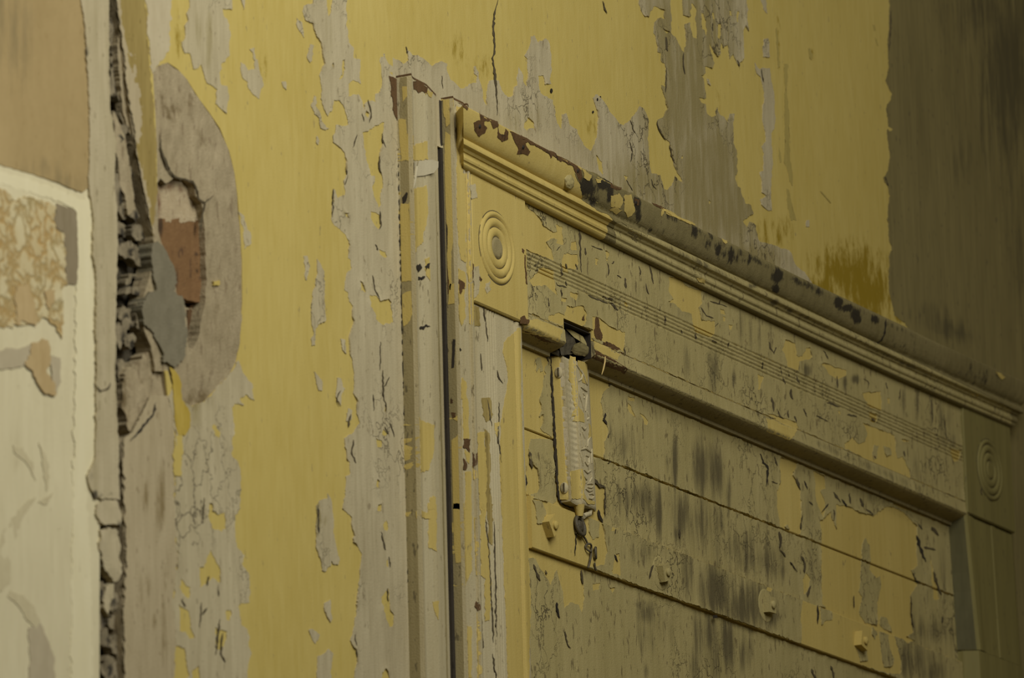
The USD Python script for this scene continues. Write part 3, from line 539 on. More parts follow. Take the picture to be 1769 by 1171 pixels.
for k, (s, w) in enumerate([('762,131 763,152', 2), ('700,80 702,92', 2), ('1150,118 1149,160', 2), ('1180,92 1178,105 1182,128', 3), ('1148,60 1152,88', 3.5), ('1040,2 1044,16 1048,24', 3), ('1134,209 1137,224 1145,238 1150,242', 2.5), ('1156,250 1158,265 1163,282', 2.2), ('1165,305 1168,312', 2.5), ('1124,310 1126,320 1132,327', 2.2), ('1314,120 1317,142', 2.5),
                            ('1273,104 1276,114', 3), ('1230,82 1239,98', 2.5), ('1229,40 1231,55', 3), ('575,326 574,345 573,372', 3), ('596,288 599,305 595,320', 2), ('635,172 640,200 636,212', 3), ('624,195 627,210', 3), ('656,365 657,390 653,398', 3), ('659,230 660,245 665,255', 3), ('655,270 654,290 657,300', 3), ('642,476 646,500 656,520', 2.6), ('647,421 652,432', 2.5),
                            ('660,640 661,690 666,700 664,712', 3.2), ('671,651 665,665 661,668', 2.5), ('644,682 645,710', 2), ('672,730 680,755', 2), ('664,737 670,750', 2), ('656,590 655,640', 2), ('657,918 664,950', 3), ('671,962 673,980', 3), ('668,1016 669,1040', 2), ('610,760 606,782 614,800', 3), ('605,715 600,738', 4), ('615,233 609,255', 2.5), ('378,1070 372,1130', 4), ('352,860 348,905', 2.5), ('359,995 356,1012', 3), ('376,1010 376,1030', 2.4), ('384,1093 380,1130 388,1145', 3.5), ('357,1050 348,1062', 4), ('346,1040 344,1085', 2), ('612,1095 616,1140', 2), ('587,675 580,690 585,702', 2),
                            ('312,1035 318,1048', 3.5), ('1538,18 1537,60 1535,88', 2.5), ('1527,305 1534,322', 2.5), ('1086,245 1092,262 1088,280', 2), ('1088,208 1095,230', 2), ('1080,310 1092,330', 2)]):
    slit('crack', T(s), w, CRACK, wb, off=1.15, seed=100 + k)
circ = lambda x, y, a, b: np.column_stack([x + a * np.cos(np.linspace(0, 6.283, 12)[:-1]), y + b * np.sin(np.linspace(0, 6.283, 12)[:-1])])
coat('nail_hole', [circ(951.5, 157, 2, 4), circ(1023.5, 193.5, 1.3, 2.2), circ(1031, 172, 1.2, 2.5), circ(1036, 168, 1, 2)], BLACK, wb, 0, off=1, thick=.4, lift=0, rag=False, bumps=(0, 1))
slit('crack', T('708,1180 705,1000 702,880 699,760 696,640 693,520 690,400 688,310 686,210'), 4.5, BLACK, wb, off=1.5, seed=7, label='painted shadow line between plaster and casing')  # black sliver paints the shadow of the gap along the casing
coat('bare_edge', [T('672,132 687,139 688,213 684,208 678,190 674,160')], RUST, wb, 0, off=1.3, thick=1, lift=0, seed=5, label='dark bare strip left of the casing top')

# the plaster strip along the broken left end, and its lower chunks
SL = T('136,-40 140,0 146,40 148,90 150,120 154,160 155,250 153,325 158,345 161,380 160,420 159,440 166,470 165,560 166,640 166,690 165,790 158,808 150,822 156,842 163,860')
SR = T('206,862 206,850 204,760 200,690 199,600 200,500 203,420 197,300 200,250 190,190 188,100 188,-40')
coat('plaster_strip', [J(SL, SR)], STRIP, wb, -2, thick=2.5, seed=81, bumps=(1.0, 40), lift=0, step=.005, amp=(.0016, .002), blobs=[(167, 855, 14, 6, 1.3), (157, 825, 5, 6, 1.2), (195, 855, 8, 4, .9), (150, 90, 4, 10, .9), (172, 60, 8, 60, .25), (173, 250, 5, 120, .3)], label='narrow strip of plaster along the broken edge')
coat('plaster_strip', [T('166,1188 207,1188 230,2400 192,2400')], STRIP, wb, -2, thick=2.5, seed=82, bumps=(1.0, 40), lift=0, step=.008, amp=(.003, .003))
coat('plaster_chunk', [T('166,868 186,862 202,866 209,885 205,908 190,906 170,902 163,888'), T('172,912 192,910 205,918 207,960 208,990 200,1005 186,990 176,968 168,940'), T('182,1010 196,1008 193,1040 186,1064 178,1050')], STRIP, wb, -3, thick=8, seed=83, bumps=(2.0, 60), lift=0, step=.005, amp=(.004, .004), blobs=[(165, 905, 6, 12, 1), (206, 910, 4, 12, 1)])
slit('crack', T('166,668 172,676 184,672 190,662'), 4, CRACK, wb, d=-2, off=1.3, seed=9)
slit('crack', T('222,762 240,742 262,716 266,695'), 5, BLACK, wb, d=-1, off=2.2, seed=10)
for k, t in enumerate(['274,232 276,262 290,295 300,306 315,310 330,313 338,330 340,345 352,350 366,338', '352,350 346,372 345,400']):
    slit('crack', T(t), 4.5, CRACK, wb, d=-0.4, off=1.9, seed=200 + k)
coat('yellow_flake', [T('365,487 378,485 377,493 366,495')], YEL, wb, -1, off=2.0, thick=1.6, lift=.5, seed=3)

# ---------------------------------------------------------------- the wall at the left, with rags of wallpaper
wl = xform('wall_left', 'pale wall end at the left with tan paint and rags of patterned wallpaper', None, 'structure')
pl = Polygon(np.vstack([[[XL, 0.0]], [[U(172, 1190, -4), 0.0]], uv(T('172,1200 172,820 172,300 165,-60'), -4), [[U(165, -60, -9), ZT], [XL, ZT]]])).buffer(0)
nearl = Polygon(uv(T('-90,-90 300,-90 300,1260 -90,1260'), -4))
m = sheet(pl.intersection(nearl), flat(-4), 0, 15, 0.01, 0, 6, (0.8, 10), seg=0.006)
obj('plaster', m, CREAM, wl, True, stains(m, [(20, 800, 90, 25, .3), (60, 700, 30, 8, .4), (95, 760, 5, 6, .8), (100, 845, 8, 30, .45), (20, 760, 30, 60, .3)]), 'cream distempered plaster')
m = sheet(pl.difference(nearl.buffer(-0.001)), flat(-4), -.02, 15, 0.25, 0, 6, seg=0.05)
obj('plaster', m, CREAM, wl, True)
coat('tan_paint', [T('-80,-60 142,-60 146,60 152,120 156,200 156,320 140,333 100,316 60,302 0,285 -80,260')], TAN, wl, -4, seed=91, off=.8, thick=.8, lift=0, amp=(.0015, .001), step=.01, blobs=[(10, 60, 45, 130, .75), (115, 320, 40, 30, .9), (60, 290, 60, 20, .7), (30, 30, 60, 40, .4)], label='tan paint above the pale band')
coat('pale_band', [T('-60,296 0,296 60,312 100,328 140,345 157,343 161,560 163,800 146,822 150,860 158,1000 160,1200 122,1200 124,1000 126,800 130,560 131,362 96,345 40,330 0,318 -60,316')], CREAML, wl, -4, seed=90, off=.35, thick=.4, lift=0, amp=(.004, .003), step=.01, label='pale border painted round the wallpaper')
coat('crazed_wallpaper', [T('-60,330 5,325 25,345 40,340 70,345 85,352 95,358 92,375 96,395 108,402 112,440 112,490 106,500 108,560 104,585 92,560 70,545 62,560 40,562 0,565 -60,560')], CRAZED, wl, -4, seed=92, off=.7, thick=.8, lift=.4, amp=(.004, .003), step=.005, label='scrap of crazed floral wallpaper')
coat('wallpaper_scrap', [T('97,352 130,364 133,400 134,450 132,492 112,492 112,440 108,402 98,394 92,378 96,370')], WPG, wl, -4, seed=93, off=.6, thick=.5, lift=.2, amp=(.0015, .0015), label='brown grey wallpaper border')
coat('ochre_print', [T('25,495 45,492 55,515 62,545 58,562 40,555 28,562 25,530'), T('54,595 72,586 82,590 84,615 80,645 95,665 92,684 75,680 60,660 50,640 42,630 52,612'), T('73,505 90,500 92,525 85,535 76,525')], OCHRE, wl, -4, seed=94, off=1.5, thick=.3, lift=0, amp=(.004, .003))
coat('wallpaper_scrap', [T('-60,612 40,600 58,590 50,640 42,632 -60,650'), T('84,612 102,620 104,660 96,680 90,660')], FADEG, wl, -4, seed=95, off=.8, thick=.3, lift=0, amp=(.003, .002))
coat('scroll_print', [T('0,925 15,905 30,880 50,862 62,858 40,890 28,925 18,960 16,1005 0,1020 -20,1020'), T('16,1020 40,1030 58,1050 68,1075 60,1085 46,1070 30,1045 12,1032'), T('20,770 40,775 55,800 60,830 55,818 42,796 24,782'), T('68,765 80,790 86,825 80,850 74,810'), T('62,868 80,858 90,850 82,872')], FADE, wl, -4, seed=96, off=.5, thick=.2, lift=0, amp=(.003, .002))
coat('scroll_print', [T('48,1085 70,1075 82,1105 92,1130 95,1200 48,1200 52,1140')], FADEG, wl, -4, seed=97, off=.5, thick=.2, lift=0, amp=(.003, .002))

# ================================================================ THE DOOR CASING
tr = xform('trim_1', 'peeling yellow and grey moulded wooden casing with corner blocks around the door', None, 'structure')

def px_profile(pts, dz=0.00005):
    """[(px, py, d)] across an upright moulding -> x strictly rising, d"""
    x = np.array([U(a, b, d) for a, b, d in pts]); d = np.array([p[2] for p in pts], float)
    for k in range(1, len(x)): x[k] = max(x[k], x[k - 1] + dz)
    return x, d

# outer architrave, left: side face, bead, flat, cove, groove, then two fillets
AX, AD = px_profile([(694.5, 600, 0.5), (696, 600, 2), (713, 600, 13), (714.5, 600, 15), (717, 600, 18), (720, 600, 18), (723, 600, 14), (726, 600, 12.5), (744, 600, 12.5), (748, 600, 12), (754, 600, 8.5), (760, 600, 5), (763.5, 600, 3), (764.5, 600, -3), (767, 600, -3),
                     (770, 600, 2.5), (783, 600, 10.5), (786, 600, 13.5), (789, 600, 14.5), (793, 600, 14), (795, 600, 12), (811, 600, 12), (812.5, 600, 10.5), (814, 600, 12), (816, 600, 13.5), (819, 600, 13.5), (820.5, 600, 11)])
ZA = V(745, 152, 13)
def arch_d(x, z): return np.interp(x, AX, AD)
prof = np.vstack([np.column_stack([AX, AD]), [[AX[-1] + .006, AD[-1] - 4], [AX[-1] + .006, -16], [AX[0] + .012, -16], [AX[0] + .012, 0.4]]])
def upright(z, p): return np.column_stack([p[:, 0], -p[:, 1] * 1e-3, np.full(len(p), z)])
m = solid_sweep(prof, np.array([0.0, 1.0, 2.0, 2.4, 2.7, ZA]), upright)
ar = obj('architrave', m, GREYW, tr, 25, label='grey and yellow upright outer moulding')
obj('top_edge', solid_sweep(prof, np.array([ZA + .0001, ZA + .0022]), upright), RUST, ar, 25, label='bare brown top edge of the moulding')
ay = [T('205,230 265,230 255,330 210,380', 660, 110, 5.857), T('165,570 240,560 250,700 260,960 200,990 180,800', 660, 110, 5.857), T('250,710 305,720 310,800 330,980 245,980', 660, 110, 5.857), T('315,830 410,800 460,790 460,970 330,980', 660, 110, 5.857), T('440,262 510,285 500,340 470,330 455,300 440,330', 660, 110, 5.857),
      T('600,330 650,320 720,370 700,480 690,600 650,640 640,560 625,540 615,400', 660, 110, 5.857), T('640,690 690,720 715,800 715,1171 625,1171 635,900', 660, 110, 5.857), T('755,420 800,450 820,560 815,1171 760,1171 750,700', 660, 110, 5.857),
      T('190,300 270,300 280,600 300,900 310,1080 200,1100 190,800 180,400', 660, 300, 5.857), T('275,170 450,120 460,380 450,520 410,600 410,680 340,800 310,800 280,700', 660, 300, 5.857), T('620,30 700,0 740,300 745,600 700,800 700,1171 680,1171 660,830 670,600 650,450 640,200', 660, 300, 5.857), T('760,0 830,0 850,300 840,600 850,900 800,880 770,700 755,400', 660, 300, 5.857), T('840,0 885,0 880,500 910,700 910,900 880,1100 855,1000 850,700', 660, 300, 5.857), T('430,870 480,850 480,1080 440,1020', 660, 300, 5.857), T('770,960 840,1000 850,1171 780,1171', 660, 300, 5.857),
      T('205,110 290,80 305,280 290,380 220,440 200,300', 660, 490, 5.857), T('690,0 760,0 765,180 670,210', 660, 490, 5.857), T('770,0 830,0 840,350 800,420 775,300', 660, 490, 5.857), T('870,0 930,0 915,420 880,400', 660, 490, 5.857), T('800,950 850,1000 850,1171 800,1171', 660, 490, 5.857),
      T('335,250 525,320 525,560 470,770 340,810', 660, 680, 5.857), T('690,480 760,430 790,300 720,240 800,210 800,720 790,1171 720,1171 700,900', 660, 680, 5.857), T('815,0 870,50 880,450 820,455', 660, 680, 5.857), T('840,800 900,780 900,1171 840,1171', 660, 680, 5.857), T('830,560 885,600 880,700 850,690', 660, 680, 5.857), T('915,740 960,780 950,880 920,860', 660, 680, 5.857), T('480,1040 540,1040 530,1171 470,1171', 660, 680, 5.857),
      T('480,0 550,0 545,380 500,400 475,250', 660, 870, 3.89), T('310,0 365,0 365,320 310,290', 660, 870, 3.89), T('555,0 600,30 600,450 555,560', 660, 870, 3.89), T('340,660 380,650 380,780 350,730', 660, 870, 3.89), T('615,90 640,90 645,480 630,480', 660, 870, 3.89), T('570,820 600,830 600,1171 580,1171', 660, 870, 3.89), T('635,730 655,800 655,1171 640,1171', 660, 870, 3.89), T('230,50 330,60 320,100 230,100', 660, 870, 3.89)]
GENTLE = unary_union([sbox(AX[a] + 1e-5, 0, AX[b] - 1e-5, 5) for a, b in ((2, 11), (17, 26))])
coat('yellow_paint', ay, YELW, ar, clip=GENTLE, an=(5, 1), dfun=arch_d, off=.35, thick=.6, lift=.25, seed=300, step=.003, amp=(.0022, .002), bumps=(.05, 90))
obj('shade_line', cbox(AX[13] - .0012, AX[15] + .0004, -6, 1.2, 0, ZA - .001, .0002), BLACK, ar, label='black strip painting the shade in the groove')  # black filler stands in for the shade deep in the groove
coat('shade_coat', [T('750,168 757,172 768,600 783,1190 772,1190 757,600')], SOIL_SHADE, ar, clip=GENTLE, an=(5, 1), dfun=arch_d, off=.12, thick=.3, lift=0, seed=62, step=.004, amp=(.001, .001), bumps=(0, 90))  # brown coat paints in the shade of the recessed cove
coat('bare_wood', [T('310,180 370,180 460,250 440,300 370,290 320,260', 660, 110, 5.857), T('690,900 640,850 640,1100 690,1171', 660, 300, 5.857), T('640,0 690,0 685,110 650,80', 660, 490, 5.857), T('775,10 810,30 800,110 775,100', 660, 490, 5.857), T('820,460 885,460 880,590 820,540', 660, 680, 5.857), T('910,600 960,600 950,760 910,740', 660, 680, 5.857), T('820,650 860,720 850,780 820,760', 660, 680, 5.857), T('505,620 535,640 530,800 500,790', 660, 870, 3.89), T('630,650 655,660 645,720 620,690', 660, 870, 3.89), T('500,1000 520,1000 510,1171 495,1171', 660, 870, 3.89), T('735,640 770,680 770,790 745,780', 660, 110, 5.857), T('320,840 360,830 360,930 330,930', 660, 680, 5.857), T('770,1060 830,1100 830,1171 780,1171', 660, 300, 5.857)], RUST, ar, clip=GENTLE, an=(5, 1), dfun=arch_d, off=.6, thick=.4, lift=0, seed=340, step=.003, amp=(.0025, .0025), bumps=(.1, 90))
coat('black_stain', [T('630,480 660,500 670,900 640,800', 660, 300, 5.857), T('715,560 745,560 730,860 705,860', 660, 490, 5.857), T('600,600 660,600 665,660 620,630', 660, 110, 5.857), T('620,670 640,680 635,800 620,800', 660, 110, 5.857), T('205,250 250,180 265,200 240,300 210,310', 660, 300, 5.857), T('225,940 265,920 260,950 230,960', 660, 300, 5.857), T('430,930 475,910 470,960 440,965', 660, 300, 5.857), T('340,920 380,910 400,960 360,1000', 660, 300, 5.857), T('360,1050 430,1040 410,1070 360,1080', 660, 300, 5.857), T('370,440 420,420 480,440 440,455 385,462', 660, 490, 5.857), T('780,640 800,650 795,690 782,680', 660, 490, 5.857)], BLACK, ar, clip=GENTLE, an=(5, 1), dfun=arch_d, off=.7, thick=.3, lift=0, seed=360, step=.003, amp=(.003, .003), bumps=(.05, 90))

def on_side(X0):                                          # sheets standing on a face that looks left
    return lambda P: np.column_stack([X0 + P[:, 1], -P[:, 0], P[:, 2]])
def side_pts(pts, X0):
    r = ray(pts[:, 0], pts[:, 1]); t = (X0 - CAM[0]) / r[:, 0]
    p = CAM + r * t[:, None]
    return np.column_stack([-p[:, 1], p[:, 2]])
def side_coat(name, polys, mat, X0, lo, hi, seed):
    for k, a in enumerate(polys):
        g = ragged(Polygon(side_pts(a, X0)).buffer(0), seed + k, (.0008, .002)).intersection(sbox(lo, 0, hi, ZA - .0005))
        for q in getattr(g, 'geoms', [g]):
            if q.geom_type != 'Polygon' or q.area < 4e-6: continue
            m = sheet(q, flat(0), .12 if name == 'shade_coat' else .3 + .04 * (k % 6), .4, .004, 0, seed + k, frame=on_side(X0))
            obj(name, m, mat, ar, True)
XA, XB = AX[1], AX[15]
side_coat('shade_coat', [T('690,100 716,100 738,1250 700,1250')], SOIL_SHADE, XA, .001, .0129, 305)  # whole left-facing side painted darker, as its shade
side_coat('shade_coat', [T('760,150 790,150 806,1250 770,1250')], SOIL_SHADE, XB, .001, .0105, 306)  # second left-facing side, its shade painted on likewise
side_coat('yellow_paint', ay, YELW, XA, .002, .0128, 311)
side_coat('yellow_paint', ay, YELW, XB, .003, .0102, 331)
side_coat('black_stain', [T('630,480 660,500 670,900 640,800', 660, 300, 5.857), T('715,560 745,560 730,860 705,860', 660, 490, 5.857)], BLACK, XB, .003, .0102, 351)
side_coat('black_stain', [T('225,940 265,920 260,950 230,960', 660, 300, 5.857), T('205,250 250,180 265,200 240,300 210,310', 660, 300, 5.857)], BLACK, XA, .002, .0128, 353)
side_coat('bare_wood', [T('640,850 690,900 690,1171 640,1100', 660, 300, 5.857), T('640,0 690,0 685,110 650,80', 660, 490, 5.857), T('680,50 720,60 715,100 680,90', 660, 680, 5.857), T('700,190 745,195 740,240 710,240', 660, 680, 5.857)], RUST, XB, .003, .0102, 355)

# inner stile under the block: flat, four reeds, flat, edge bead; its back is the jamb of the door
def reeds(a, b, n, d, depth):
    out = []
    w = (b - a) / n
    for k in range(n):
        out += [(a + w * k, d - depth), (a + w * (k + .2), d - depth * .2), (a + w * (k + .5), d), (a + w * (k + .8), d - depth * .2)]
    return out + [(b, d - depth)]
DS = 8.0
xs = lambda px, d=DS: U(px, 700, d)
SP = [(xs(820.5), DS - 2), (xs(821.5), DS), (xs(841), DS)] + reeds(xs(841.5), xs(858.5), 4, DS + .3, 1.9) + [(xs(859.5), DS), (xs(891), DS), (xs(892), DS - 2.0), (xs(893), DS - 2.0), (xs(894), DS), (xs(896, 9), 9), (xs(899, 9.5), 9.5), (xs(902, 9), 9), (xs(904.5), DS)]
SX, SD = np.array(SP).T
for k in range(1, len(SX)): SX[k] = max(SX[k], SX[k - 1] + 5e-5)
def stile_d(x, z): return np.interp(x, SX, SD)
BX0, BX1 = U(816.5, 420, 12), U(911.5, 470, 12)
BZ0, BZ1 = V(865, 540, 12), V(860, 318, 12)
prof = np.vstack([np.column_stack([SX, SD]), [[SX[-1] + .0005, -17], [SX[0], -17]]])
m = solid_sweep(prof, np.array([0.0, 1.0, 2.0, 2.4, BZ0 - .001]), upright)
st = obj('stile', m, GREYW, tr, 25, label='grey upright inner casing with fine reeds')
coat('yellow_paint', [J(T('1340,500 1370,450 1400,450 1405,1171', 660, 490, 5.857), T('1425,600 1460,1171', 660, 680, 5.857), T('980,300 998,720 985,1171 990,1400 845,1400 845,1171 820,500 800,0', 660, 870, 3.89), T('1210,1100 1190,700 1200,300', 660, 680, 5.857), T('1240,1171 1270,1000 1275,900 1220,700 1230,600 1270,550', 660, 490, 5.857))], YELW, st, an=(5, 1), dfun=stile_d, off=.4, thick=.6, lift=.5, seed=380, step=.004, amp=(.002, .002), bumps=(.06, 90), label='broad yellow band along the jamb')
coat('olive_wood', [T('920,230 980,230 985,420 930,430', 660, 490, 5.857), T('1010,50 1090,30 1110,210 1060,300 1020,210', 660, 680, 5.857), T('1030,360 1080,400 1095,700 1100,1171 1045,1171 1055,900 1040,600', 660, 680, 5.857), T('700,0 745,0 735,280 715,250', 660, 870, 3.89)], OLIVE, st, an=(5, 1), dfun=stile_d, off=.45, thick=.4, lift=0, seed=390, step=.004, bumps=(.06, 90))
coat('yellow_paint', [T('965,400 1030,380 1050,700 1060,800 1040,1171 985,1171 965,800', 660, 680, 5.857), T('660,0 700,0 690,150 720,320 730,500 720,780 690,790 690,500 660,480', 660, 870, 3.89), T('1140,300 1170,280 1170,440 1150,440', 660, 680, 5.857)], YELW, st, an=(5, 1), dfun=stile_d, off=.5, thick=.4, lift=.4, seed=395, step=.004, bumps=(.06, 90))
for k, s in enumerate(['833,520 838,560 842,590', '841,690 846,720 848,735', '836,880 842,930 846,990 848,1040', '846,1010 850,1060 852,1110', '853,900 855,1000 857,1100', '829,1090 834,1120 830,1050', '829,610 832,640', '858,640 860,652 868,662', '862,695 860,760 866,800', '850,1130 858,1180']):
    slit('crack', T(s), 2.4 if k != 4 else 3.5, CRACK, st, dfun=stile_d, off=.7, seed=400 + k)

# corner block with turned rosette
ROS = [(0, 1.9), (4.0, 2.0), (8.0, 2.2), (10.0, 1.7), (11.0, 0.5), (11.6, 0.25), (12.3, 0.5), (13.4, 2.0), (16.5, 2.6), (19.8, 2.2), (21.0, .6), (21.6, 0.3), (22.3, .6), (23.6, 2.3), (26.4, 3.0), (29.3, 2.4), (30.6, .7), (31.3, .3), (32.0, .7), (33.2, 2.2), (35.0, 2.5), (36.6, 1.9), (37.6, .6), (38.2, -.5)]
def block(px, py, x0, x1, z0, z1, d, mat, ring_mat, boss_mat, label):
    b = obj('corner_block', cbox(x0, x1, -16, d, z0, z1, .0015), mat, tr, label=label)
    q = uv([(px, py)], d)[0]
    r = [(a, d + e - .2) for a, e in ROS]
    obj('rosette', lathe(r[4:], 56, (q[0], 0, q[1])), ring_mat, b, 50, label='turned concentric rings')
    obj('boss', lathe(r[:5], 40, (q[0], 0, q[1])), boss_mat, b, 50, label='raised round centre of the rosette')
    dr_ = d - .2
    for k, (ra, rb, dd) in enumerate(((11.1, 12.0, .55), (21.1, 22.0, .55), (30.8, 31.7, .55), (37.3, 38.6, .45))):
        m = lathe([(ra, dr_ + dd), ((ra + rb) / 2, dr_ + dd + .12), (rb, dr_ + dd)], 56, (q[0], 0, q[1]))
        keep = meshkit.noise(m.triangles_center * [60, 0, 60] + k * 7.7, 3) > .33
        obj('dirt_shade_ring', trimesh.Trimesh(m.vertices, m.faces[keep], process=False), CRACK, b, label='dirt with painted shade in a groove of the rosette')  # dark rings: dirt, plus groove shade painted in
    return b
bl = block(858, 428, BX0, BX1, BZ0, BZ1, 12, YELW, YELW, SOIL_SHADE, 'yellow corner block at the left end of the head')
coat('grey_paint', [T('920,960 975,930 990,1060 970,1171 930,1171', 660, 300, 5.857), T('1050,1110 1090,1090 1080,1171 1050,1171', 660, 300, 5.857), T('930,0 990,0 960,130 930,150', 660, 490, 5.857), T('1040,40 1080,20 1100,60 1060,100', 660, 490, 5.857), T('890,120 940,100 960,240 900,260', 660, 300, 5.857)], GREYW, bl, d=12, off=.4, thick=.5, seed=410, lift=.4, amp=(.002, .002))
coat('bare_wood', [T('1415,760 1435,770 1432,805 1418,795', 660, 300, 5.857), T('1440,820 1450,830 1455,960 1470,1120 1455,1110 1442,960', 660, 300, 5.857), T('905,900 925,920 915,1060 905,1060', 660, 300, 5.857), T('980,1045 1010,1060 1000,1085 980,1080', 660, 300, 5.857), T('1395,345 1440,320 1450,350 1490,370 1480,410 1390,400', 660, 490, 5.857)], RUST, bl, d=12, off=.5, thick=.4, seed=415, lift=0, amp=(.0015, .0015))
RX0, RX1 = U(1668, 800, 12), U(1750, 830, 12)
RZ0, RZ1 = V(1712, 903, 12), V(1706, 712, 12)
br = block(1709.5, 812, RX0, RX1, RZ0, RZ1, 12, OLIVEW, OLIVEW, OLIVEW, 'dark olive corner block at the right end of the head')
slit('crack', T('1694,842 1696,855'), 3, CRACK, br, d=12, off=.5, seed=4)

# ---------------------------------------------------------------- head casing: flat, four reeds, flat, then the bead over the door
HX0, HX1 = BX1 - .002, RX0 + .002
xref = U(1150, 600, DS)
zl, zr = V(915, 543.5, DS), V(1633, 853, DS)
ul, ur = U(915, 543.5, DS), U(1633, 853, DS)
HS = (zr - zl) / (ur - ul)
def hbase(x): return (np.asarray(x) - xref) * HS
def hz(py, d=DS): return V(1150, py, d) - float(hbase(U(1150, py, d)))
HP = [(hz(444), DS), (hz(540), DS), (hz(540.8), DS - 1.5)] + [(z, d) for z, d in reeds(hz(541.5), hz(568.5), 4, DS + .4, 2.1)] + [(hz(569.5), DS), (hz(643.6), DS)]
HZ, HD = np.array(HP).T
for k in range(1, len(HZ)): HZ[k] = min(HZ[k], HZ[k - 1] - 5e-5)
def head_d(x, z): return np.interp(-(z - hbase(x)), -HZ, HD)
def place_h(u, p): return np.column_stack([np.full(len(p), u), -p[:, 1] * 1e-3, p[:, 0] + float(hbase(u))])
prof = np.vstack([np.column_stack([HZ, HD]), [[HZ[-1], -16], [HZ[0], -16]]])
m = solid_sweep(prof, np.linspace(HX0, HX1, 14), place_h)
NX0, NX1 = U(974, 565, DS), U(1023, 588, DS)
NZ = V(1000, 561, DS)
notch = cbox(NX0, NX1, -40, 40, NZ - 0.2, NZ, .0002)
notch.apply_transform(trimesh.transformations.rotation_matrix(-math.atan(HS), [0, 1, 0], [(NX0 + NX1) / 2, 0, NZ]))
def mani(t): return manifold3d.Manifold(manifold3d.Mesh(np.asarray(t.vertices, np.float32), np.asarray(t.faces, np.uint32)))
def cut(t, c):
    t = trimesh.Trimesh(t.vertices, t.faces, process=True)
    r = mani(t) - mani(c)
    q = r.to_mesh()
    return trimesh.Trimesh(q.vert_properties[:, :3], q.tri_verts, process=False) if r.num_tri() else t
hd = obj('head_casing', cut(m, notch), YELW, tr, 25, label='broad reeded head casing, grey over yellow')
notch_poly = Polygon([(NX0, NZ - .2), (NX1, NZ - .2), (NX1, NZ + .0), (NX0, NZ)]).buffer(.0008)
hx = lambda a: Polygon(uvf(a, head_d)).buffer(0)
fr_all = Polygon([(HX0 + .002, HZ[0] + hbase(HX0) - .004), (HX1 - .002, HZ[0] + hbase(HX1) - .004), (HX1 - .002, HZ[-1] + hbase(HX1) + .0006), (HX0 + .002, HZ[-1] + hbase(HX0) + .0006)])
FY = [T('20,740 40,760 70,800 110,830 150,900 215,940 270,930 260,990 200,980 165,1010 205,1060 215,1130 130,1100 20,1055', 900, 160, 3.903), T('235,890 275,900 280,1030 240,1020', 900, 160, 3.903), T('330,1010 370,1000 375,1060 340,1060', 900, 160, 3.903), T('270,200 290,150 380,150 385,200 360,260 310,245 310,280 285,275', 900, 400, 3.903), T('565,130 590,140 585,200 570,195', 900, 400, 3.903), T('500,185 520,185 515,235 500,230', 900, 400, 3.903),
      T('50,330 130,250 150,240 220,260 220,300 240,430 200,400 160,360 80,370', 900, 400, 3.903), T('330,400 380,420 370,470 330,440', 900, 400, 3.903), T('270,450 300,450 300,480 270,470', 900, 400, 3.903), T('310,500 360,510 410,500 445,560 430,620 400,640 280,590 300,530', 900, 400, 3.903), T('180,570 250,545 290,560 285,640 180,595', 900, 400, 3.903), T('480,570 520,580 570,620 620,650 700,680 695,815 600,775 550,740 480,720', 900, 400, 3.903), T('690,480 715,490 710,510 690,500', 900, 400, 3.903),
      T('20,580 100,590 130,640 200,660 240,670 240,760 220,790 240,870 330,880 330,950 300,990 200,950 175,880 170,830 110,810 60,760 10,750 50,730 20,680', 1150, 330, 3.903), T('360,800 390,800 395,830 370,830', 1150, 330, 3.903), T('380,845 400,845 400,880 385,880', 1150, 330, 3.903), T('425,905 445,905 440,935 428,930', 1150, 330, 3.903),
      T('800,335 870,360 880,440 970,390 985,460 900,490 890,550 820,520 810,470 785,410', 1150, 500, 3.903), T('65,35 110,30 170,60 240,75 245,110 180,140 130,110', 1400, 620, 3.903), T('340,230 470,215 480,290 470,350 400,330', 1400, 620, 3.903), T('515,260 535,265 535,305 515,300', 1400, 620, 3.903), T('350,430 450,470 560,510 575,560 570,620 590,670 620,660 640,700 670,760 670,800 560,760 480,720 400,690 330,650 230,600 225,570 280,530 320,570 370,560 380,500', 1400, 620, 3.903), T('610,540 660,550 655,565 620,560', 1400, 620, 3.903), T('395,360 450,370 440,440 400,420', 1400, 620, 3.903), T('185,350 200,350 200,375 185,372', 1400, 620, 3.903), T('670,830 760,855 880,895 895,935 860,930 760,890', 1150, 500, 3.903), T('940,600 1010,620 1000,690 960,690', 1400, 620, 3.903), T('620,570 660,590 640,650 615,690 622,620', 1150, 500, 3.903)]
FGREY = [T('430,580 455,590 445,670 425,680 415,630', 1400, 620, 3.903), T('490,590 540,600 545,640 510,660', 1400, 620, 3.903), T('870,375 905,365 935,410 920,450 890,455', 1150, 500, 3.903)]
fy = unary_union([hx(a) for a in FY]).difference(unary_union([hx(a) for a in FGREY]))
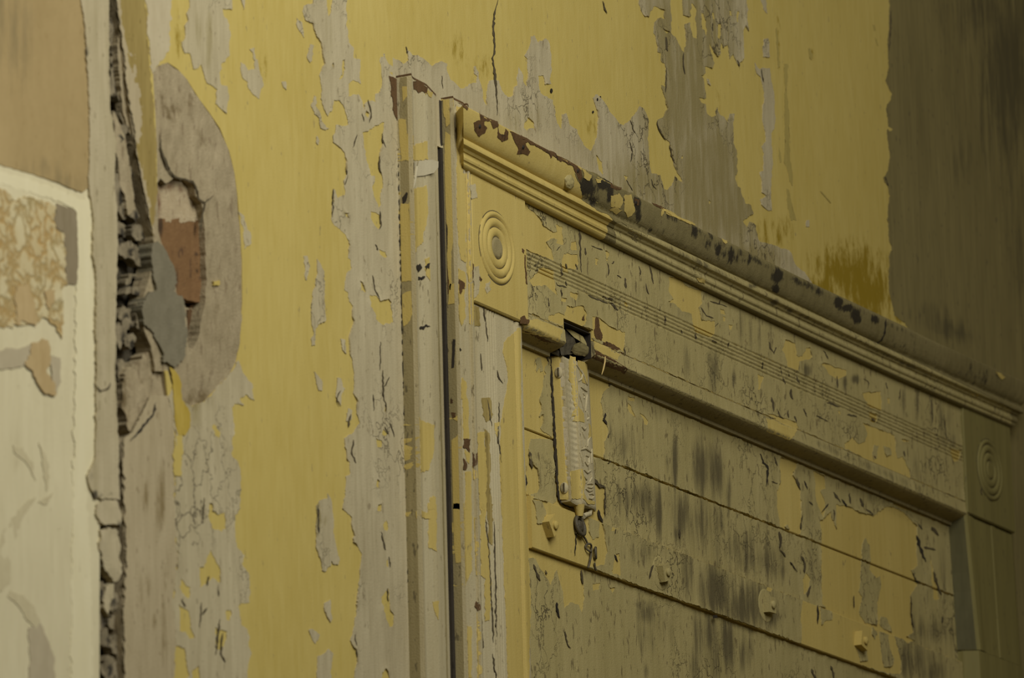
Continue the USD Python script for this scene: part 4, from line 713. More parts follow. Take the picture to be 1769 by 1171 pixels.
fr_blobs = [(1281, 570, 6, 45, .8), (1297, 575, 4, 45, .6), (1312, 580, 4, 40, .55), (1330, 590, 4, 40, .6), (1346, 600, 3, 30, .5), (1561, 690, 3.5, 35, 1.1), (1584, 698, 3.5, 38, 1.1), (1610, 712, 3, 42, .9), (1626, 722, 7, 42, .7), (1640, 725, 6, 40, .55), (1186, 625, 7, 35, .6), (1233, 640, 9, 40, .75), (1268, 652, 3, 16, 1.1), (1225, 620, 5, 20, .8), (1120, 500, 60, 30, .3), (1180, 540, 60, 16, .35),
            (1378, 633, 4, 10, 1.2), (1395, 640, 9, 14, 1.2), (1100, 640, 5, 30, .4), (1000, 400, 3, 35, .8), (1460, 660, 5, 16, 1.1), (1478, 655, 8, 8, 1.1), (1446, 668, 3, 10, .9), (1600, 810, 50, 30, .4), (1640, 760, 25, 15, .5), (1300, 660, 40, 18, .35), (1240, 480, 30, 6, .9, 27), (1330, 525, 40, 5, .9, 27), (1420, 565, 40, 5, .9, 27), (1120, 440, 40, 5, .8, 28), (1500, 610, 50, 5, .8, 26), (1600, 660, 50, 5, .8, 25)]
coat('grey_paint', fr_all.difference(fy).difference(notch_poly), GREYD, hd, dfun=head_d, off=.45, thick=.7, lift=.9, seed=430, step=.005, an=(1, 6), amp=(.0024, .0016), blobs=fr_blobs, bumps=(.12, 90))
coat('bare_wood', [T('500,590 520,580 530,640 545,690 540,740 520,730 490,690', 900, 400, 3.903), T('560,740 620,760 660,790 690,830 620,790 540,760', 900, 400, 3.903), T('410,565 425,560 428,590 415,595', 900, 400, 3.903), T('1420,660 1440,670', 0, 0, 1) if False else T('425,650 440,650 440,668 428,668', 1400, 620, 3.903)], RUST, hd, dfun=head_d, off=.6, thick=.4, lift=0, seed=435, step=.003, amp=(.003, .003), minus=notch_poly)
for k, (s, w) in enumerate([('1009,427 1011,441', 3), ('1048,455 1051,465 1049,476', 3), ('1055,455 1061,452', 2), ('1066,475 1072,480', 2), ('1078,480 1080,498', 3.5), ('1020,425 1040,432', 2.4), ('1115,490 1117,504 1120,508', 3), ('1122,460 1127,490', 2.5), ('1103,460 1106,475', 2), ('967,455 970,475 966,478', 3), ('976,455 978,465', 2.5), ('993,455 996,466', 3), ('967,425 960,432', 2), ('1014,510 1035,518 1048,525', 3.5), ('1052,522 1060,530 1066,536', 5), ('1050,515 1057,518', 4), ('1040,512 1050,518', 2.5), ('960,487 962,492 978,497', 2.5), ('976,485 978,495', 2.5), ('946,515 948,530', 2.5), ('968,500 970,512', 2.5), ('1147,546 1148,560', 3.5), ('1176,570 1178,576', 3), ('1200,578 1201,586', 3.5), ('1229,588 1238,592', 3.5), ('1257,592 1256,600', 3), ('1317,625 1316,638', 3.5), ('1347,632 1349,648', 3), ('1375,650 1380,662', 4),
                            ('1360,640 1362,650', 2.5), ('1350,652 1356,664', 3), ('1365,672 1366,685 1369,690', 4), ('1332,686 1335,700 1336,712', 4), ('1343,708 1346,720 1352,722', 3), ('1360,708 1361,722', 3), ('1372,718 1375,730', 3), ('1387,705 1393,720', 3), ('1427,695 1450,703', 4), ('1462,716 1480,720', 4), ('1504,723 1512,728', 4), ('1239,558 1235,565', 2), ('1209,530 1218,545 1232,550', 2.5), ('1226,520 1255,530', 2.2), ('1243,518 1242,525', 2.5), ('1328,590 1330,602 1336,608', 3), ('1340,600 1336,612', 2.5), ('1445,650 1446,670', 3), ('1490,655 1500,660 1498,672', 2.5), ('1408,560 1412,575', 2.5), ('1422,605 1430,620', 2.5), ('1409,718 1430,728', 2), ('1078,600 1079,612 1074,618', 3), ('1560,778 1562,790', 3), ('1608,690 1610,730', 2.5), ('1630,715 1634,760', 2), ('1555,672 1552,690', 2), ('1530,660 1532,672', 2)]):
    slit('crack', T(s), w, CRACK, hd, dfun=head_d, off=.95, seed=500 + k)
slit('crack', T('999,392 1001,420 1003,470'), 3.5, CRACK, hd, dfun=head_d, off=.95, seed=499, label='joint in the head casing')

# the bead over the door: grey fillet above, soffit running back to the door, its shade painted darker
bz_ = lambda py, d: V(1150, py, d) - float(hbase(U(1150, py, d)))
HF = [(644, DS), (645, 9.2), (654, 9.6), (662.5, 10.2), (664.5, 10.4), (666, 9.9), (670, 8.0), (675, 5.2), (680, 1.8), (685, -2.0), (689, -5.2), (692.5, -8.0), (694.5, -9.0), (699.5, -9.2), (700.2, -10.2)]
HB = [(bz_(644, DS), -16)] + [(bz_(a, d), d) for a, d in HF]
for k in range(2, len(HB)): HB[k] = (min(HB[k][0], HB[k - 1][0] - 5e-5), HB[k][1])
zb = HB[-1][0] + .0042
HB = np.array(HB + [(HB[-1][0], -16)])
Bx0, Bx1 = SX[-1] - .002, U(1671, 890, 8)
m = solid_sweep(HB, np.linspace(Bx0, Bx1, 12), place_h)
hb = obj('head_bead', cut(m, notch), SOIL_SHADE, tr, 25, label='moulded bead and soffit over the door with shade painted in')
zf = HB[1:16]
def bead_d(x, z): return np.interp(-(z - hbase(x)), -zf[:, 0], zf[:, 1])
fz = Polygon([(Bx0 + .002, HB[2, 0] + hbase(Bx0)), (Bx1 - .002, HB[2, 0] + hbase(Bx1)), (Bx1 - .002, HB[7, 0] + hbase(Bx1)), (Bx0 + .002, HB[7, 0] + hbase(Bx0))])
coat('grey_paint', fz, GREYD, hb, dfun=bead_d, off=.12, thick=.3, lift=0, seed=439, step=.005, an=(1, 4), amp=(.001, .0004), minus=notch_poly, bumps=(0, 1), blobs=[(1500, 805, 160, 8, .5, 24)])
coat('yellow_paint', [T('680,868 890,925 865,980 830,1015 675,958', 1150, 500, 3.903), T('0,610 110,590 280,660 250,745 200,720 0,680', 900, 400, 3.903), T('460,720 600,790 670,830 650,865 560,830 470,780', 900, 400, 3.903)], YELW, hb, dfun=bead_d, off=.3, thick=.5, lift=.3, seed=440, step=.003, amp=(.003, .0012), minus=notch_poly, bumps=(.05, 90))
coat('bare_wood', [T('460,780 600,850 720,930 700,960 560,900 450,830', 900, 400, 3.903), T('0,665 160,740 250,760 200,745 100,690', 900, 400, 3.903)], RUST, hb, dfun=bead_d, off=.4, thick=.4, lift=0, seed=445, step=.003, amp=(.003, .0012), minus=notch_poly)
obj('notch_back', cbox(NX0 - .004, NX1 + .004, -22, -15.2, NZ - .09, NZ + .004), BLACK, hd, label='black panel painting the shade inside the notch')  # black back and side linings paint the dark of the recess
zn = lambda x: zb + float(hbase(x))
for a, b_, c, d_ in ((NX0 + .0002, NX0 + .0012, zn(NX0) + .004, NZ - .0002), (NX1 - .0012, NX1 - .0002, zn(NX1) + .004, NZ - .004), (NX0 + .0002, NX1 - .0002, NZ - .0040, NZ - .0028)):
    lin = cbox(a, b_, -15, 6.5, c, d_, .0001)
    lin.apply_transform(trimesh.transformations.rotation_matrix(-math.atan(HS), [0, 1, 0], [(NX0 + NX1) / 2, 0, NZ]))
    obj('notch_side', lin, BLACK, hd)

# ---------------------------------------------------------------- the cap: ovolo fascia over a run of beads, sagging a little
cp = [(811, 296), (980, 380), (1150, 467), (1400, 584), (1747, 737)]
cu = np.array([uv([p], 13)[0] for p in cp])
cfit = np.polyfit(cu[:, 0], cu[:, 1], 2)
cref = U(1150, 467, 13)
def cbase(x): return np.polyval(cfit, x) - np.polyval(cfit, cref)
def cz(py, d):
    q = uv([(1150, py)], d)[0]
    return q[1] - float(cbase(q[0]))
CP = [(364.6, 31), (366, 32.6), (372, 32.4), (380, 31.5), (392, 29.7), (402, 27.6), (410, 25.2), (415, 22.9), (417.5, 21.4), (418.5, 22.5), (420.5, 24.6), (423.5, 25.6), (427, 25.3), (430, 23.6), (433, 21.4), (438.5, 19.6), (440.5, 18.0), (442.5, 18.0), (444.5, 18.6), (448, 19.3), (452, 18.6), (454.5, 17.1), (456.5, 16.6), (458.5, 16.7), (462, 15.8), (465.5, 14), (467.5, 12.4)]
CZ = np.array([cz(a, d) for a, d in CP]); CD = np.array([d for _, d in CP])
for k in range(1, len(CZ)): CZ[k] = min(CZ[k], CZ[k - 1] - 5e-5)
def cap_d(x, z): return np.interp(-(z - cbase(x)), -CZ, CD)
prof = np.vstack([[[CZ[0], -1]], np.column_stack([CZ, CD]), [[CZ[-1] + .0003, DS - 3], [CZ[-1] + .0003, -1]]])
CX0, CXB, CX1 = U(799, 230, 12), U(1057, 402, 24), U(1747, 737, 13)
def place_cap(u, p):
    x = np.full(len(p), u)
    if u < CX0 + 1e-6: x = x - 1.7 * np.maximum(p[:, 1] - 12, 0) * 1e-3      # the end is coped over the upright moulding
    if u > CX1 - 1e-6: x = x + np.maximum(p[:, 1] - 12, 0) * 1e-3
    return np.column_stack([x, -p[:, 1] * 1e-3, p[:, 0] + cbase(x)])
cap = obj('cap_moulding', solid_sweep(prof, np.linspace(CX0, CXB, 12), place_cap), YELW, tr, 30, stain=None, label='yellow left length of the cap moulding')
cap2 = obj('cap_moulding', solid_sweep(prof, np.r_[np.linspace(CXB, CX1 - .02, 24), CX1], place_cap), CAPG, tr, 30, label='soiled grey right length of the cap moulding')
cap_blobs = [(1012, 322, 22, 20, 1.2), (1045, 318, 14, 12, 1.3), (1053, 330, 10, 22, .9), (1020, 345, 22, 16, .8), (1100, 350, 7, 14, 1.5), (1102, 372, 8, 14, 1.0), (1085, 345, 10, 8, .9), (1200, 398, 10, 18, .75), (1222, 420, 9, 22, .8), (1240, 426, 8, 26, .9), (1262, 440, 14, 20, 1.0), (1180, 395, 14, 10, .6), (1345, 478, 13, 14, 1.1), (1340, 500, 9, 10, 1.2), (1290, 450, 12, 10, .7), (1385, 490, 5, 8, 1.0), (1450, 522, 9, 9, 1.3), (1478, 545, 9, 14, 1.4), (1462, 532, 14, 8, 1.1), (1512, 552, 10, 10, 1.1), (1300, 494, 7, 5, 1.0), (1336, 521, 8, 6, 1.2), (1364, 536, 6, 5, 1.2), (1160, 405, 6, 5, .8), (1130, 400, 30, 14, .45), (1700, 650, 60, 30, .5), (1560, 600, 60, 20, .4), (1620, 650, 60, 8, .5, 26), (1440, 565, 10, 8, .6), (1300, 447, 90, 9, .62, 25), (1400, 496, 70, 10, .68, 26), (1225, 408, 60, 10, .55, 26), (1540, 562, 60, 8, .5, 26), (1160, 376, 40, 8, .55, 25)]
fas = Polygon(uvf(T('1000,318 992,300 1006,292 1030,300 1048,310 1064,322 1070,335 1080,330 1095,335 1110,352 1130,358 1160,372 1100,420 1075,385 1060,384 1052,372 1030,362 1012,350 1004,340'), cap_d)).buffer(0)
m = sheet(ragged(fas, 7), cap_d, .35, .5, .0028, .3, 451)
obj('grey_paint', m, CAPG, cap, True, stains(m, cap_blobs), 'black mould and soil on the fascia')
fas2 = Polygon(np.vstack([uvf(T('1061,345 1150,367 1250,414 1400,488 1569,567 1744,659 1800,687'), cap_d), uvf(T('1800,728 1747,705 1600,632 1450,560 1300,487 1150,417 1062,378'), cap_d)])).buffer(0).intersection(sbox(CXB, 0, CX1 + .01, 5))
m = sheet(fas2, cap_d, .3, .4, .005, 0, 452, an=(1, 3))
obj('grey_paint', m, CAPG, cap2, True, stains(m, cap_blobs), 'soiled grey fascia')
ms = Polygon(np.vstack([uvf(T('1065,386 1150,418.5 1300,490 1450,562 1600,634 1747,708'), cap_d), uvf(T('1747,733 1600,672 1400,581 1250,512 1150,464 1062,422'), cap_d)])).buffer(0).intersection(sbox(CXB + .002, 0, CX1, 5))
m = sheet(ms, cap_d, .25, .3, .005, 0, 453, an=(1, 9))
obj('grey_paint', m, GREYD, cap2, True, stains(m, [(1300, 494, 8, 5, 1.0), (1336, 521, 9, 6, 1.2), (1364, 536, 7, 5, 1.2), (1160, 405, 6, 5, .8), (1215, 456, 70, 5, .7, 26), (1400, 552, 70, 4, .7, 26), (1550, 622, 80, 4, .8, 26)]), 'worn grey beads')
coat('yellow_paint', [T('700,690 740,690 760,760 770,790 740,830 715,840 690,800 690,740', 900, 160, 3.903), T('600,700 660,680 690,740 660,780 600,770', 900, 160, 3.903), T('590,790 640,770 680,800 640,820', 900, 160, 3.903), T('410,520 470,560 450,600 420,570', 900, 160, 3.903), T('500,580 540,590 530,610 505,605', 900, 160, 3.903)], YELW, cap2, dfun=cap_d, off=.8, thick=.4, lift=.3, seed=455, step=.003, amp=(.003, .0015))
coat('yellow_paint', [T('935,770 950,780 1010,800 1080,850 1150,880 1140,890 1060,855 990,815 960,800 945,840 938,830', 900, 160, 3.903), T('0,140 60,165 140,195 200,225 195,235 100,195 0,155', 1150, 330, 3.903), T('380,320 410,335 405,360 388,345', 1150, 330, 3.903), T('1205,650 1230,655 1270,690 1240,700', 1400, 470, 3.777), T('205,590 235,585 265,610 260,628 220,612', 1150, 330, 3.903), T('1045,790 1060,800 1055,815', 1400, 470, 3.777), T('1080,800 1092,805 1085,820', 1400, 470, 3.777)], YELW, cap2, dfun=cap_d, off=.8, thick=.4, lift=.3, seed=458, step=.003, amp=(.003, .001))
coat('bare_wood', [T('980,505 1050,540 1170,590 1175,640 1120,660 1090,580 1030,580 1030,620 1060,650 1040,700 980,740 930,670 920,600 960,580 1000,570', 660, 110, 5.857), T('1170,640 1180,700 1200,720 1240,720 1240,660 1280,690 1270,760 1210,790 1170,750', 660, 110, 5.857), T('1290,680 1400,730 1500,780 1440,800 1470,850 1500,890 1480,930 1400,910 1360,920 1380,860 1340,790', 660, 110, 5.857), T('1500,790 1757,905 1757,950 1720,920 1705,960 1680,910 1600,860 1530,820', 660, 110, 5.857), T('760,390 860,430 855,465 800,420', 660, 110, 5.857), T('0,288 90,340 200,400 210,415 200,440 180,400 110,360 60,345 30,320 0,310', 900, 160, 3.903), T('230,420 300,450 370,490 400,520 410,570 390,600 375,560 350,500 290,470 240,450', 900, 160, 3.903), T('600,610 680,645 640,660 600,640', 900, 160, 3.903), T('760,715 800,720 790,760 760,750', 900, 160, 3.903), T('880,740 970,780 960,795 890,755', 900, 160, 3.903)], RUST, cap, dfun=cap_d, off=.55, thick=.4, lift=0, seed=460, step=.003, amp=(.002, .0014), label='bare brown wood where the paint has flaked')
for px, py in [(828, 218), (903, 254), (997, 295), (1098, 350)]:
    q = uvf(np.array([(px, py)], float), cap_d)[0]
    s = lathe([(0, 1.2), (1.6, 1.0), (2.4, .2), (2.6, -1)], 14, (q[0], -float(cap_d(q[0], q[1])) * 1e-3 - .0003, q[1]))
    obj('nail_head', s, BLACK, cap, 40)
q = uvf(np.array([(984, 312)], float), cap_d)[0]
s = trimesh.creation.icosphere(3); s.vertices *= (1 + .5 * (meshkit.fbm(s.vertices * 2.2, 3, 5) - .5))[:, None]; s.vertices *= [.010, .004, .0085]
obj('filler_lump', s.apply_translation([q[0], -float(cap_d(*q)) * 1e-3 + .001, q[1]]), GREYD, cap, 40, label='grey lump of filler on the fascia')
sc = cap2
slit('crack', T('1529,552 1529,565 1526,580 1516,594'), 4, BLACK, cap2, dfun=cap_d, off=.9, seed=12)

# ---------------------------------------------------------------- right stile and its reveal
TOP = [(1637, 897, -14), (1638.5, 897, -13), (1664, 897, 7), (1666.5, 897, 8), (1671, 897, 10), (1676, 897, 10.3), (1680, 897, 9.5), (1683, 897, 8), (1711, 905, 8), (1713, 905, 9), (1717, 905, 9), (1720, 905, 8), (1747, 915, 8), (1748.5, 920, 6), (1749, 920, -2)]
BOT = [(1653, 1126, -14), (1654.5, 1126, -13), (1688, 1126, 7), (1690.5, 1126, 8), (1694, 1126, 10), (1698, 1126, 10.3), (1701, 1126, 9.5), (1704, 1126, 8), (1726, 1127, 8), (1728, 1127, 9), (1732, 1127, 9), (1735, 1127, 8), (1761, 1129, 8), (1763, 1129, 6), (1763.5, 1129, -2)]
tx, td = px_profile(TOP); bx, bd = px_profile(BOT)
tp = np.vstack([np.column_stack([tx, td]), [[tx[-1], -17], [tx[0] - .001, -17]]]); bp = np.vstack([np.column_stack([bx, bd]), [[bx[-1], -17], [bx[0] - .001, -17]]])
zt_, zb_ = RZ0 - .0015, V(1700, 1126, 8)
def place_r(z, p):
    t = (z - zb_) / (zt_ - zb_)
    q = tp * t + bp * (1 - t)
    return np.column_stack([q[:, 0], -q[:, 1] * 1e-3, np.full(len(q), z)])
m = solid_sweep(tp, np.linspace(zb_, zt_, 8), place_r)
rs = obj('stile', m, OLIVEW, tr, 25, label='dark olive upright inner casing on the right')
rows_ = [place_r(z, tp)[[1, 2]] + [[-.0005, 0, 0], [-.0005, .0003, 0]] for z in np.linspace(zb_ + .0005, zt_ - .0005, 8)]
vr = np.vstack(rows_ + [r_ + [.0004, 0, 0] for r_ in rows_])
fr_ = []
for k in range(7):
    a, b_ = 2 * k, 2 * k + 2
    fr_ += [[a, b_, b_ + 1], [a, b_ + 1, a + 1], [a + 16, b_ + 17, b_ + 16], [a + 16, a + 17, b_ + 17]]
obj('reveal_face', (vr, np.array(fr_)), SLATE, rs, label='darker side face of the jamb')  # thin sheet, darker than the rest of the stile
LOW = [(1655, 1140, -14), (1657, 1140, -12), (1662, 1140, -8), (1663, 1140, -7), (1692, 1140, 9.5), (1694, 1140, 10), (1728, 1140, 10), (1764, 1140, 10), (1766, 1140, -2)]
lx, ld = px_profile(LOW)
lp = np.vstack([np.column_stack([lx, ld]), [[lx[-1], -17], [lx[0] - .001, -17]]])
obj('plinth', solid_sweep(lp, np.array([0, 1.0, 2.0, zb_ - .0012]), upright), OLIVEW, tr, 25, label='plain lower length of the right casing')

# ================================================================ THE DOOR
dr = xform('door_1', 'boarded wooden door in peeling grey and yellow paint with a bolted cross ledge', None, 'structure')
DD = -14.0
DX0, DX1 = SX[-1] - .004, U(1664, 1000, DD)
def line(a, b, d): 
    p, q = uv([a], d)[0], uv([b], d)[0]
    s = (q[1] - p[1]) / (q[0] - p[0])
    return lambda x: p[1] + (np.asarray(x) - p[0]) * s
l_top = lambda x: zb + hbase(x)
l_1 = line((1055, 798), (1344, 911), DD)
l_2 = line((1049, 909), (1372, 1033.6), DD)
l_3 = line((1000, 976), (1536, 1168), DD + 4.5)
l_0 = lambda x: np.zeros(np.shape(x)) + .012
def board(name, top, bot, d, mat, label, gap=.0007, x0=DX0):
    P = [(x0, -17), (DX1, -17)]
    v = []
    for x in (x0, DX1):
        for dd in (-34, d - .8, d):
            e = 0 if dd < d else .0008
            v += [[x, -dd * 1e-3, float(top(x)) - gap - e], [x, -dd * 1e-3, float(bot(x)) + gap + e]]
    m = trimesh.convex.convex_hull(np.array(v))
    return obj(name, m, mat, dr, label=label)
b1 = board('board', l_top, l_1, DD, YELW, 'topmost board of the door')
b2 = board('board', l_1, l_2, DD - .6, YELW, 'second board, above the ledge')
LX0 = U(918.5, 905, DD + 5)
lg = board('ledge', l_2, l_3, DD + 5, YELW, 'raised cross ledge with square nuts', x0=LX0)
b3 = board('board', l_2, l_0, DD - .3, YELW, 'lowest broad board below the ledge')
dpoly = lambda a: Polygon(uv(a, DD)).buffer(0)
left_edge = J(T('1061,400 1045,450 1000,490 975,530 960,620 985,700 980,790 1020,860 1052,955 1000,1050 1000,1171', 890, 600, 6.505), T('775,110 690,85 690,290 730,360 790,380 785,630 750,680 720,690 745,790 770,940 755,1010 740,1080', 890, 770, 5.09))
right_all = dpoly(J(T('1061,640'), left_edge, T('1034,990 1500,1400 1690,1400 1690,880 1560,880 1270,735')))
dgrey = [right_all,
         dpoly(T('385,110 395,300 400,500 410,800 415,1020 370,980 300,940 280,900 310,850 300,750 260,780 290,650 270,600 290,500 310,450 310,370 340,300 320,260', 890, 600, 6.505)),
         dpoly(T('140,-60 330,-60 345,200 360,470 330,520 190,490 120,470 150,420 200,410 215,380 210,290 190,200 140,140 120,110 120,50', 890, 770, 5.09)), dpoly(T('225,150 245,110 280,120 290,190 310,260 280,280 275,220 250,260 235,280 245,200', 890, 600, 6.505)),
         dpoly(T('600,640 700,660 690,800 640,830 610,760', 890, 770, 5.09)), dpoly(T('110,480 200,500 230,600 210,690 150,690 140,560', 890, 770, 5.09)),
         dpoly(T('911,962 925,966 930,980 940,990 950,1010 962,985 968,1010 975,1050 985,1040 1000,1045 1006,1062 1009,1030 1006,982 1040,975 1100,1010 1400,1130 1700,1250 1700,1400 905,1400'))]
YA = dpoly(T('300,270 415,312 405,350 385,390 430,470 440,500 440,620 450,700 440,790 410,790 300,740 290,650 280,600 285,450 310,440 290,340', 1270, 720, 3.903))
YB = dpoly(J(T('520,365 600,400 610,480 575,500 605,570 600,630 590,680 640,640 680,760 680,590 750,600 830,640 930,665 1000,610 1060,605 1130,640', 1270, 720, 3.903), T('0,90 90,190 85,320 95,440 50,470 95,560 50,640 55,780 65,880 20,900 75,930 0,950', 1560, 860, 3.765),
              T('1200,780 1150,760 1210,960 1200,1060 1100,1050 880,980 640,900 460,830 455,640 470,510 560,540 680,560 640,530 650,320 640,200 640,0', 1270, 920, 4.315), T('580,800 560,700 590,690 545,570', 1270, 720, 3.903)))
YC = [dpoly(T(s, 1000, 620, 3.903)) for s in ('330,250 375,265 375,290 330,275', '325,295 350,320 375,400 345,370 320,330', '405,365 440,385 465,415 460,450 435,445 430,405')] + [dpoly(T(s)) for s in ('1055,958 1062,957 1065,996 1050,990', '1049,985 1056,980 1064,993 1050,992', '1023,1008 1038,1008 1034,1018 1024,1020', '1052,1014 1062,1016 1058,1026', '1050,908 1056,910 1055,920 1048,918', '1393,990 1400,998 1396,1020 1390,1028 1387,1000', '1606,960 1612,985 1623,1035 1614,1036 1608,1000', '1318,1012 1330,1014 1324,1022 1316,1020')]
GB = [dpoly(T(s, 1270, 920, 4.315)) for s in ('945,95 965,40 1000,100 1005,280 1050,340 1085,320 1085,420 1060,530 1055,690 970,670 925,600 940,520 945,480 925,440 935,350 940,200', '1085,620 1130,630 1165,740 1110,720 1080,690', '1040,740 1110,760 1115,860 1155,950 1130,1000 1075,1000 1060,900', '600,540 640,560 680,590 685,650 640,660 610,690', '985,700 1030,760 1010,800 985,760', '880,870 950,880 960,960 900,960')] + [dpoly(T(s, 1270, 720, 3.903)) for s in ('640,640 665,640 660,700 650,690', '330,740 345,730 360,760 340,755')]
dg = unary_union(dgrey).difference(YA).difference(YB).difference(unary_union(YC)).union(unary_union(GB))
door_blobs = [(1167, 800, 5, 45, 1.25), (1153, 800, 3, 22, .85), (1210, 810, 14, 50, 1.0), (1238, 815, 12, 50, 1.0), (1259, 850, 5, 40, .9), (1085, 770, 22, 36, .6), (1060, 750, 10, 25, .5), (1104, 860, 40, 32, .85), (1138, 890, 5, 48, 1.3), (1128, 885, 4, 30, .9), (1178, 890, 13, 45, 1.05), (1208, 905, 22, 50, .8), (1240, 900, 10, 40, .7), (1275, 945, 45, 32, .7), (1170, 920, 6, 20, 1.0), (1248, 905, 2.5, 25, 1.0), (1310, 965, 45, 30, .75), (1340, 985, 25, 20, .7),
              (1110, 955, 30, 22, .5), (1190, 990, 14, 45, .7), (1158, 975, 3, 25, 1.0), (1240, 1020, 28, 45, 1.2), (1285, 1050, 40, 40, 1.1), (1215, 1000, 20, 20, .6), (1335, 1060, 22, 25, .8), (1290, 1030, 40, 26, .9), (1115, 1060, 14, 22, .95), (1108, 1042, 16, 8, .8), (1110, 1100, 18, 40, .6), (1210, 1100, 10, 50, 1.0), (1228, 1095, 8, 45, 1.1), (1258, 1110, 13, 50, 1.1), (1235, 1140, 20, 50, .8), (1285, 1130, 14, 40, .7), (1117, 1160, 3.5, 18, 1.1), (1200, 1150, 8, 40, .7), (1140, 1080, 50, 50, .35), (1065, 700, 14, 60, .4),
              (1400, 880, 8, 40, .5), (1405, 960, 8, 60, .5), (1335, 900, 40, 30, .3), (1605, 1090, 45, 26, .8), (1580, 1140, 40, 40, .85), (1610, 1160, 25, 25, .9), (1632, 1000, 8, 90, .5), (1600, 1040, 8, 26, .5), (1510, 860, 50, 10, .5, 24), (1150, 720, 60, 16, .35, 24), (930, 830, 10, 40, .3)]
door_blobs = [(b_[0], b_[1], b_[2] * 1.35, b_[3] * 1.1, b_[4] * .95, *b_[5:]) for b_ in door_blobs]
for b, top, bot, d, x0, sd in ((b1, l_top, l_1, DD, SX[-1] + .0006, 600), (b2, l_1, l_2, DD - .6, SX[-1] + .0006, 620), (lg, l_2, l_3, DD + 5, LX0 + .001, 640), (b3, l_3, l_0, DD - .3, SX[-1] + .0006, 660)):
    lim = Polygon([(x0, top(x0) - .0012 - (.0046 if b is b1 else 0)), (DX1, top(DX1) - .0012 - (.0046 if b is b1 else 0)), (DX1, bot(DX1) + .0012 + (-.004 if b is b3 else 0)), (x0, bot(x0) + .0012)])
    vis_ = Polygon(uv(T('860,500 1860,500 1860,1290 860,1290'), DD))
    coat('grey_paint', dg.intersection(lim).intersection(vis_), GREYD, b, d=d, off=.5, thick=.8, lift=1.3, seed=sd, step=.005, amp=(.0022, .0016), blobs=door_blobs, bumps=(.18, 70))
fz0, fz1 = uv([(860, 1290)], DD)[0], uv([(1860, 1290)], DD)[0]
fl_ = lambda x: fz0[1] + (x - fz0[0]) * (fz1[1] - fz0[1]) / (fz1[0] - fz0[0]) + .0012
far_d = Polygon([(DX0, .02), (DX1, .02), (DX1, fl_(DX1)), (DX0, fl_(DX0))])
coat('grey_paint', [far_d], GREYD, b3, d=DD - .3, off=.45, thick=.8, lift=0, seed=690, step=.05, rag=False, bumps=(0, 1))
for k, (s, w, par, d) in enumerate([('1312,783 1318,800 1326,808 1324,825 1322,840', 4, b1, DD), ('1336,788 1342,805', 3, b1, DD), ('1332,831 1343,836', 3, b1, DD), ('1369,815 1375,830 1382,845', 5, b1, DD), ('1388,830 1394,845', 3, b1, DD), ('1385,890 1382,915', 4, b1, DD), ('1397,866 1403,873', 3, b1, DD), ('1438,850 1446,862 1450,868', 5, b1, DD), ('1453,862 1462,875', 5, b1, DD), ('1484,860 1490,875', 5, b1, DD), ('1495,880 1508,890', 5, b1, DD), ('1466,852 1468,870', 3, b1, DD), ('1418,885 1430,870', 3, b1, DD), ('1439,880 1440,900', 3, b1, DD), ('1345,918 1348,935 1346,948', 5, b2, DD), ('1346,948 1356,962', 2.5, b2, DD), ('1363,970 1376,988', 2.5, b2, DD), ('1384,960 1389,970 1389,990', 4, b2, DD), ('1394,1030 1399,1012', 5, b2, DD), ('1374,1040 1373,1040', 2, lg, DD + 5),
                                       ('1583,925 1588,945 1598,970', 7, b2, DD), ('1579,900 1592,915', 5, b2, DD), ('1608,910 1620,925', 6, b2, DD), ('1595,945 1615,950', 5, b2, DD), ('1576,985 1578,998 1586,1008', 4, b2, DD), ('1612,988 1618,1010 1625,1028', 5, b2, DD), ('1573,1030 1573,1060 1577,1085', 3, b2, DD), ('1626,1066 1628,1075', 3, b2, DD), ('1411,1045 1412,1060 1412,1078', 3, lg, DD + 5), ('1400,1155 1410,1175', 5, b3, DD), ('1434,1150 1440,1172', 4, b3, DD), ('1473,1028 1475,1050', 2, b2, DD),
                                       ('1044,713 1042,725 1047,733', 4, b1, DD), ('1052,748 1048,756', 3, b1, DD), ('1025,828 1032,838 1045,843', 7, b2, DD), ('1045,844 1043,870 1045,893', 3, b2, DD), ('1033,880 1036,895 1040,903', 5, b2, DD), ('1049,800 1053,797', 3, b1, DD), ('1063,915 1062,922', 3, lg, DD + 5), ('920,975 926,990 932,1003', 5, b3, DD), ('960,1040 962,1055 966,1068', 5, b3, DD), ('941,985 943,992', 3, b3, DD), ('975,1090 978,1110 985,1120', 2.5, b3, DD), ('914,780 915,790 918,810', 6, b1, DD), ('906,820 908,838', 4, b2, DD), ('1003,985 1006,1010', 3.5, b3, DD), ('946,614 950,625', 3, b1, DD), ('1055,655 1053,668', 5, b1, DD), ('1060,958 1065,970', 4, lg, DD + 5), ('1174,915 1173,930', 3, b2, DD), ('1120,1000 1124,985 1128,975', 4, lg, DD + 5), ('938,615 944,612 947,630', 2.5, b1, DD), ('997,880 992,960', 2, lg, DD + 5)]):
    slit('crack', T(s), w, CRACK if k % 4 else BLACK, par, d=d, off=1.2, seed=700 + k)
slit('shade_line', T('950,618 953,690 957,765 960,820 963,860 968,871 982,876 998,880'), 5.5, BLACK, b1, d=DD, off=1.6, seed=66, label='painted shadow line beside the bolt case')  # black sliver paints the shadow of the bolt case on the door
